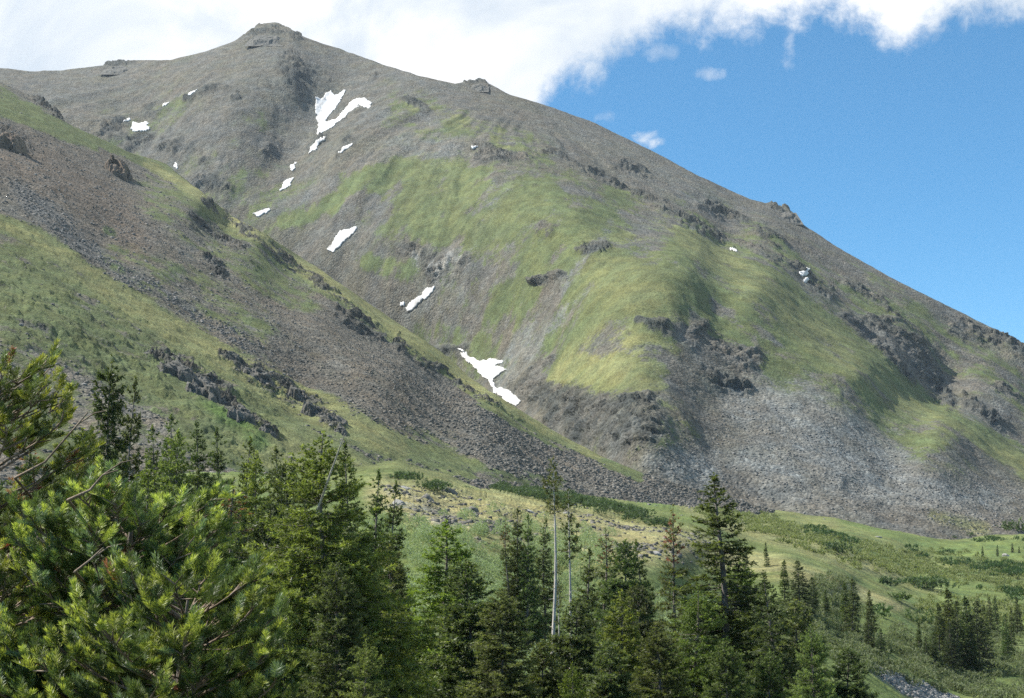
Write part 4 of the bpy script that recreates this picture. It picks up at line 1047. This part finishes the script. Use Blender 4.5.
# ------------------------------------------------------------------ willow scrub
def scrub(name, clumps, label, cat, kind, seed, leaf=.12, tint=(.12, .165, .07), tip=(.19, .235, .12), dens=1.0, parent_loc=None):
    """bushy domes of leaves on stems: clumps is a list of (x, y, z, radius, height)"""
    r = np.random.default_rng(seed); c = np.array(clumps)
    n = np.maximum(12, (dens * 26 * c[:, 3] * c[:, 3] / (leaf * 6) ** 2).astype(int)); n = np.minimum(n, 1500); i = np.repeat(np.arange(len(c)), n); m = len(i)
    a = r.random(m) * 6.283; el = np.arcsin(r.random(m) ** .8); q = .55 + .5 * r.random(m) ** .5
    lob = 1 + .25 * np.sin(a * 3 + i) + .15 * np.sin(a * 7 + i * 2.1)
    D = np.stack([np.cos(a) * np.cos(el) * lob, np.sin(a) * np.cos(el) * lob, np.sin(el)], 1)
    Pt = c[i, :3] + D * q[:, None] * np.stack([c[i, 3], c[i, 3], c[i, 4]], 1)
    A = unit(D * .6 + np.array([0, 0, .9]) + r.normal(0, .3, (m, 3)))
    mk = np.clip(q[:, None] * 1.6 - .8 + r.normal(0, .25, (m, 1)), 0, 1); tn = np.array(tint) * (1 - mk) + np.array(tip) * mk
    fo = needles(Pt, A, np.full(m, leaf * 2.4) * (.7 + .6 * r.random(m)), leaf * .8, 7, r, .75, tn)
    me = mesh_data(name, fo[0] - (np.array(parent_loc) if parent_loc is not None else 0), fo[1], M_LEAF, False, {'tint': fo[2]})
    o = obj(name, me, loc=parent_loc); tag(o, label, cat, kind=kind); return o


def clump_field(pts, n, seed, rad, hgt):
    w = np.zeros_like(VL.U)
    for p in pts: w = np.maximum(w, stroke(VL.U, VL.V, p, .5))
    P = pick(VL, w, n, seed, -230, 1200); r = np.random.default_rng(seed + 1); k = .6 + .8 * r.random(n)
    return [(p[0], p[1], p[2] - .1, rad * q, hgt * q) for p, q in zip(P, k)]


scrub('willow_thicket', clump_field([[(380, 570, 40), (470, 590, 60), (560, 600, 60)], [(380, 660, 60), (520, 680, 60), (640, 680, 60)]], 700, 51, 1.2, 1.7), 'pale green willow thicket between the spruces at the bottom centre', 'willow thicket', 'stuff', 52, .085, (.17, .215, .1), (.28, .33, .18))
scrub('willow_belt', clump_field([[(830, 600, 14), (850, 650, 26), (960, 670, 30), (1060, 690, 40)], [(790, 640, 30), (830, 600, 20)], [(930, 640, 16), (1080, 650, 8)]], 520, 53, 1.5, 1.0), 'grey green willows covering the valley floor at lower right', 'willow belt', 'stuff', 54, .17, (.14, .185, .09), (.23, .27, .15))
DKW = ((.045, .085, .03), (.085, .13, .045))
scrub('dark_willow_bands', clump_field([[(585, 506, 3), (620, 515, 5), (665, 522, 4)], [(500, 488, 3), (560, 500, 5), (590, 503, 3)], [(400, 478, 2), (440, 492, 3)], [(370, 455, 2), (385, 460, 2)], [(415, 460, 3), (430, 464, 2)]], 260, 55, 2.2, 1.5),
      'dark green willow bands along the grassy apron under the talus', 'willow bands', 'stuff', 56, .3, *DKW)
scrub('far_willow_bands', clump_field([[(800, 530, 4), (850, 540, 4)], [(905, 548, 4), (960, 565, 6), (1030, 575, 7)], [(940, 535, 3), (1030, 545, 4)], [(900, 583, 3), (930, 583, 3)], [(980, 592, 4), (1040, 600, 6)]], 110, 57, 2.6, 1.4),
      'dark willow strips across the green meadow at right', 'willow bands', 'stuff', 58, .42, *DKW)
scrub('light_willow_carpet', clump_field([[(760, 525, 10), (880, 560, 12), (1040, 580, 16)], [(930, 610, 12), (1060, 620, 14)], [(700, 510, 6), (760, 520, 8)]], 1500, 59, 1.3, .6),
      'low grey green willow carpet dotting the meadow at right', 'willow carpet', 'stuff', 60, .36, (.15, .2, .085), (.25, .3, .14), .6)
for k, (u, v, w_, h_, lb) in enumerate([(838, 550, 26, 10, 'dark oval bush alone in the upper meadow'), (920, 618, 22, 12, 'round dark bush left above the dense right clump'), (928, 585, 40, 8, 'long dark bush on the meadow bank at right'),
                                        (900, 598, 16, 6, 'narrow dark bush creeping up the tip of the straw moraine'), (887, 583, 12, 6, 'small round bush behind the straw moraine tip'), (882, 612, 16, 12, 'greyish bush right of the slim twin spruces'),
                                        (1015, 521, 26, 10, 'dark bush mass at the foot of the right slope by the frame edge')]):
    p = VL.at(u, v + h_ / 2) if v > 530 else VL.at(u, 533); sc = p.y / F; rr = w_ * sc / 2
    cl = [(p.x + (j - 1.5) * rr * .5, p.y + random.Random(k * 9 + j).uniform(-1, 1), p.z - .1, rr * .62, h_ * sc * 1.0) for j in range(4)]
    scrub('willow_bush', cl, lb, 'bush', None, 70 + k, .1 * p.y / 100, *DKW, 1.0, Vector(p))['group'] = 'dark bushes dotting the meadow'

# ------------------------------------------------------------------ near firs with real shoots
def near_fir(name, seed, u, v, dist, H, R, nbr, nbl, label, rot=0.0, power=.7, nsh=9.5):
    """a fir close enough to show its shoots: branches > branchlets > shoots clothed in needles"""
    r = np.random.default_rng(seed); s_, e_ = px(u, v); base = Vector((float(s_) * dist, dist, float(e_) * dist - H))
    tz = np.sort(r.random(nbr)) * .95 + .03; az = np.arange(nbr) * 2.399 + r.normal(0, .3, nbr) + rot
    L = R * (1 - tz) ** power * (.65 + .5 * r.random(nbr)) + .10
    O = np.stack([.03 * np.sin(tz * 6), .03 * np.cos(tz * 5), tz * H], 1); D = np.stack([np.cos(az), np.sin(az), 0 * az], 1)
    rise = .1 + .6 * tz; Z1 = np.array([0, 0, 1.])
    def bp(i, q): return O[i] + D[i] * (L[i] * q)[:, None] + Z1 * (L[i] * (rise[i] * q - .45 * q ** 2 + .4 * q ** 3))[:, None]
    nb_ = np.maximum(5, (nbl * L / L.max()).astype(int)); ib = np.repeat(np.arange(nbr), nb_); n = len(ib)
    q = .15 + .87 * r.random(n) ** .8; B = bp(ib, q); bd = unit(bp(ib, q + .04) - B)
    sd = np.cross(bd, Z1[None]) * np.where(r.random(n) < .5, -1, 1)[:, None]; w_ = .35 + .8 * r.random(n)
    ld = unit(bd * np.cos(w_)[:, None] + sd * np.sin(w_)[:, None] + Z1 * r.normal(.18, .25, (n, 1)))
    ll = np.clip(.42 * L[ib] * (1.2 - q), .06, .42) * (.5 + .6 * r.random(n))
    k1 = np.maximum(2, (nsh * ll / .3).astype(int) + 1); jb = np.repeat(np.arange(n), k1); m1 = len(jb)
    t1 = .25 + .75 * r.random(m1) ** .6; t1[np.cumsum(k1) - 1] = 1.0
    P_ = B[jb] + ld[jb] * (ll[jb] * t1)[:, None] + Z1 * ((t1 * ll[jb]) ** 2 * .5)[:, None]
    s2 = np.cross(ld[jb], Z1[None]) * r.normal(0, .9, (m1, 1)) * (t1 < .999)[:, None]
    A = unit(ld[jb] + s2 + Z1 * r.normal(.5, .35, (m1, 1))); SL = .035 + .04 * r.random(m1)
    W_ = P_ + np.array(base); uu, vv = unpx(W_[:, 0], np.maximum(W_[:, 1], .5), W_[:, 2]); vis_ = (vv < 745) & (uu > -90) & (uu < 1100)
    P_, A, SL, t1, jb2 = P_[vis_], A[vis_], SL[vis_], t1[vis_], jb[vis_]; n2 = len(P_)
    m = 104; t = r.random((n2, m)) ** .85; th = r.random((n2, m)) * 6.283
    b, c = frame(A); radv = b[:, None] * np.cos(th)[..., None] + c[:, None] * np.sin(th)[..., None]
    radv[..., 2] = np.abs(radv[..., 2]) * .6 + radv[..., 2] * .4 + .15; radv = unit(radv)
    dr = unit(A[:, None] * (.25 + 1.1 * t[..., None] ** 3) + radv)
    ln = .019 + .006 * r.random((n2, m))
    bs = P_[:, None] + A[:, None] * (t * SL[:, None])[..., None]
    side = unit(np.cross(dr, A[:, None] + .4 * r.normal(size=(n2, m, 3)))) * .0011
    mid = bs + dr * (ln * .55)[..., None]; tip = bs + dr * ln[..., None]
    v_ = np.stack([bs, mid - side, tip, mid + side], 2).reshape(-1, 3); f_ = np.arange(n2 * m * 4).reshape(-1, 4)
    kk = r.random(n2); outer = np.clip(q[jb2] * .6 + t1 * .4, 0, 1)
    young = (r.random(n2) < .05 + .55 * outer ** 3)[:, None]
    tint = np.where(young, np.array([[.34, .39, .075]]), np.array([[.085, .125, .034]])) * (.75 + .5 * kk[:, None])
    blue = (r.random(n2) < .11)[:, None]; tint = np.where(blue, np.array([[.16, .23, .12]]), tint)
    brown = (r.random(n2) < .006)[:, None]; tint = np.where(brown, np.array([[.26, .1, .05]]), tint)
    tv = (tint[:, None, None] * np.ones((1, m, 4, 1))).reshape(-1, 3)
    rt = empty(name, base)
    obj('needles', mesh_data('needles', v_, f_, M_FIR, False, {'tint': tv}), rt)
    zz = np.linspace(0, 1, 12); v1, f1 = tube(np.stack([.03 * np.sin(zz * 6), .03 * np.cos(zz * 5), zz * H], 1), .035 * (1 - zz) ** .8 + .004, 9)
    obj('trunk', mesh_data('trunk', v1, f1, M_BARK, True), rt)
    lw = [tube(bp(np.full(6, i), np.linspace(0, 1, 6)), np.linspace(.009, .002, 6) * (.5 + L[i] * .6), 5) for i in range(nbr)]
    lw += [tube([B[i], B[i] + ld[i] * ll[i] * .5 + Z1 * (ll[i] * .5) ** 2 * .5, B[i] + ld[i] * ll[i] + Z1 * ll[i] ** 2 * .5], [.0035, .0028, .0018], 3) for i in range(n)]
    v2_, f2_ = join_geo(lw); obj('twigs', mesh_data('twigs', v2_, f2_, M_TWIG, True), rt)
    tag(rt, label, 'fir tree', 'near firs in the left foreground'); print(name, n2, 'shoots'); return rt


M_FIR = leaf_mat('fir_needles', 0.45, 0.35, 0.4)
M_TWIG = bark_mat('twig_bark', (.12, .085, .055), (.26, .2, .15))
near_fir('fir_tree', 61, 4, 368, 5.6, 3.3, 1.05, 170, 40, 'tall near fir at the left edge with bright bottlebrush shoots', power=.7)
near_fir('fir_tree', 62, 138, 482, 5.2, 2.6, .74, 165, 42, 'near fir in the middle of the left foreground with glossy shoots', 1.0, .55)
near_fir('fir_tree', 63, 190, 600, 4.6, 2.0, .56, 130, 42, 'lowest near fir at bottom left with blue green shoots', 2.0, .5)
# bare twigs of the near fir
for k, (pts, lb) in enumerate([([(15, 478), (45, 462), (78, 424), (88, 412)], 'upper bare grey twig reaching up out of the left fir'), ([(68, 500), (90, 490), (103, 475), (118, 470)], 'short bare twig poking out above the middle fir'),
                               ([(75, 572), (90, 560), (104, 547)], 'pale broken twig deep among the middle fir shoots')]):
    d_ = 4.7 if k else 5.2
    pp = []
    for u, v in pts: s_, e_ = px(u, v); pp.append((float(s_) * d_, d_, float(e_) * d_))
    pp = [tuple(np.array(pp[0]) + np.array([-.05, .5, -.1]))] + pp
    v_, f_ = tube(pp, np.linspace(.006, .0022, len(pp)), 6)
    q1 = np.array(pp[-2]); fk = tube([q1, q1 + np.array([.05, .02, .04]), q1 + np.array([.09, .03, .05])], [.003, .002, .0012], 4)
    v_, f_ = join_geo([(v_, f_), fk]); b0 = np.array(pp[0])
    o = obj('bare_twig', mesh_data('bare_twig', v_ - b0, f_, M_TWIG, True), loc=Vector(b0)); tag(o, lb, 'twig')

# ------------------------------------------------------------------ air
if HAZE:
    import bmesh
    bm = bmesh.new(); bmesh.ops.create_cube(bm, size=1.0)
    me = bpy.data.meshes.new('haze'); bm.to_mesh(me); bm.free()
    hz = obj('haze', me, loc=(0, 1250, 525)); hz.scale = (5200, 3900, 1180); hz['kind'] = 'stuff'
    m = bpy.data.materials.new('haze'); m.use_nodes = True; t = NT(m.node_tree); t.n.clear()
    o_ = t.add('ShaderNodeOutputMaterial'); pv = t.add('ShaderNodeVolumePrincipled'); pv.inputs['Color'].default_value = (.72, .85, 1, 1)
    pv.inputs['Density'].default_value = HAZE; pv.inputs['Anisotropy'].default_value = .3
    t.l.new(pv.outputs[0], o_.inputs['Volume']); me.materials.append(m)
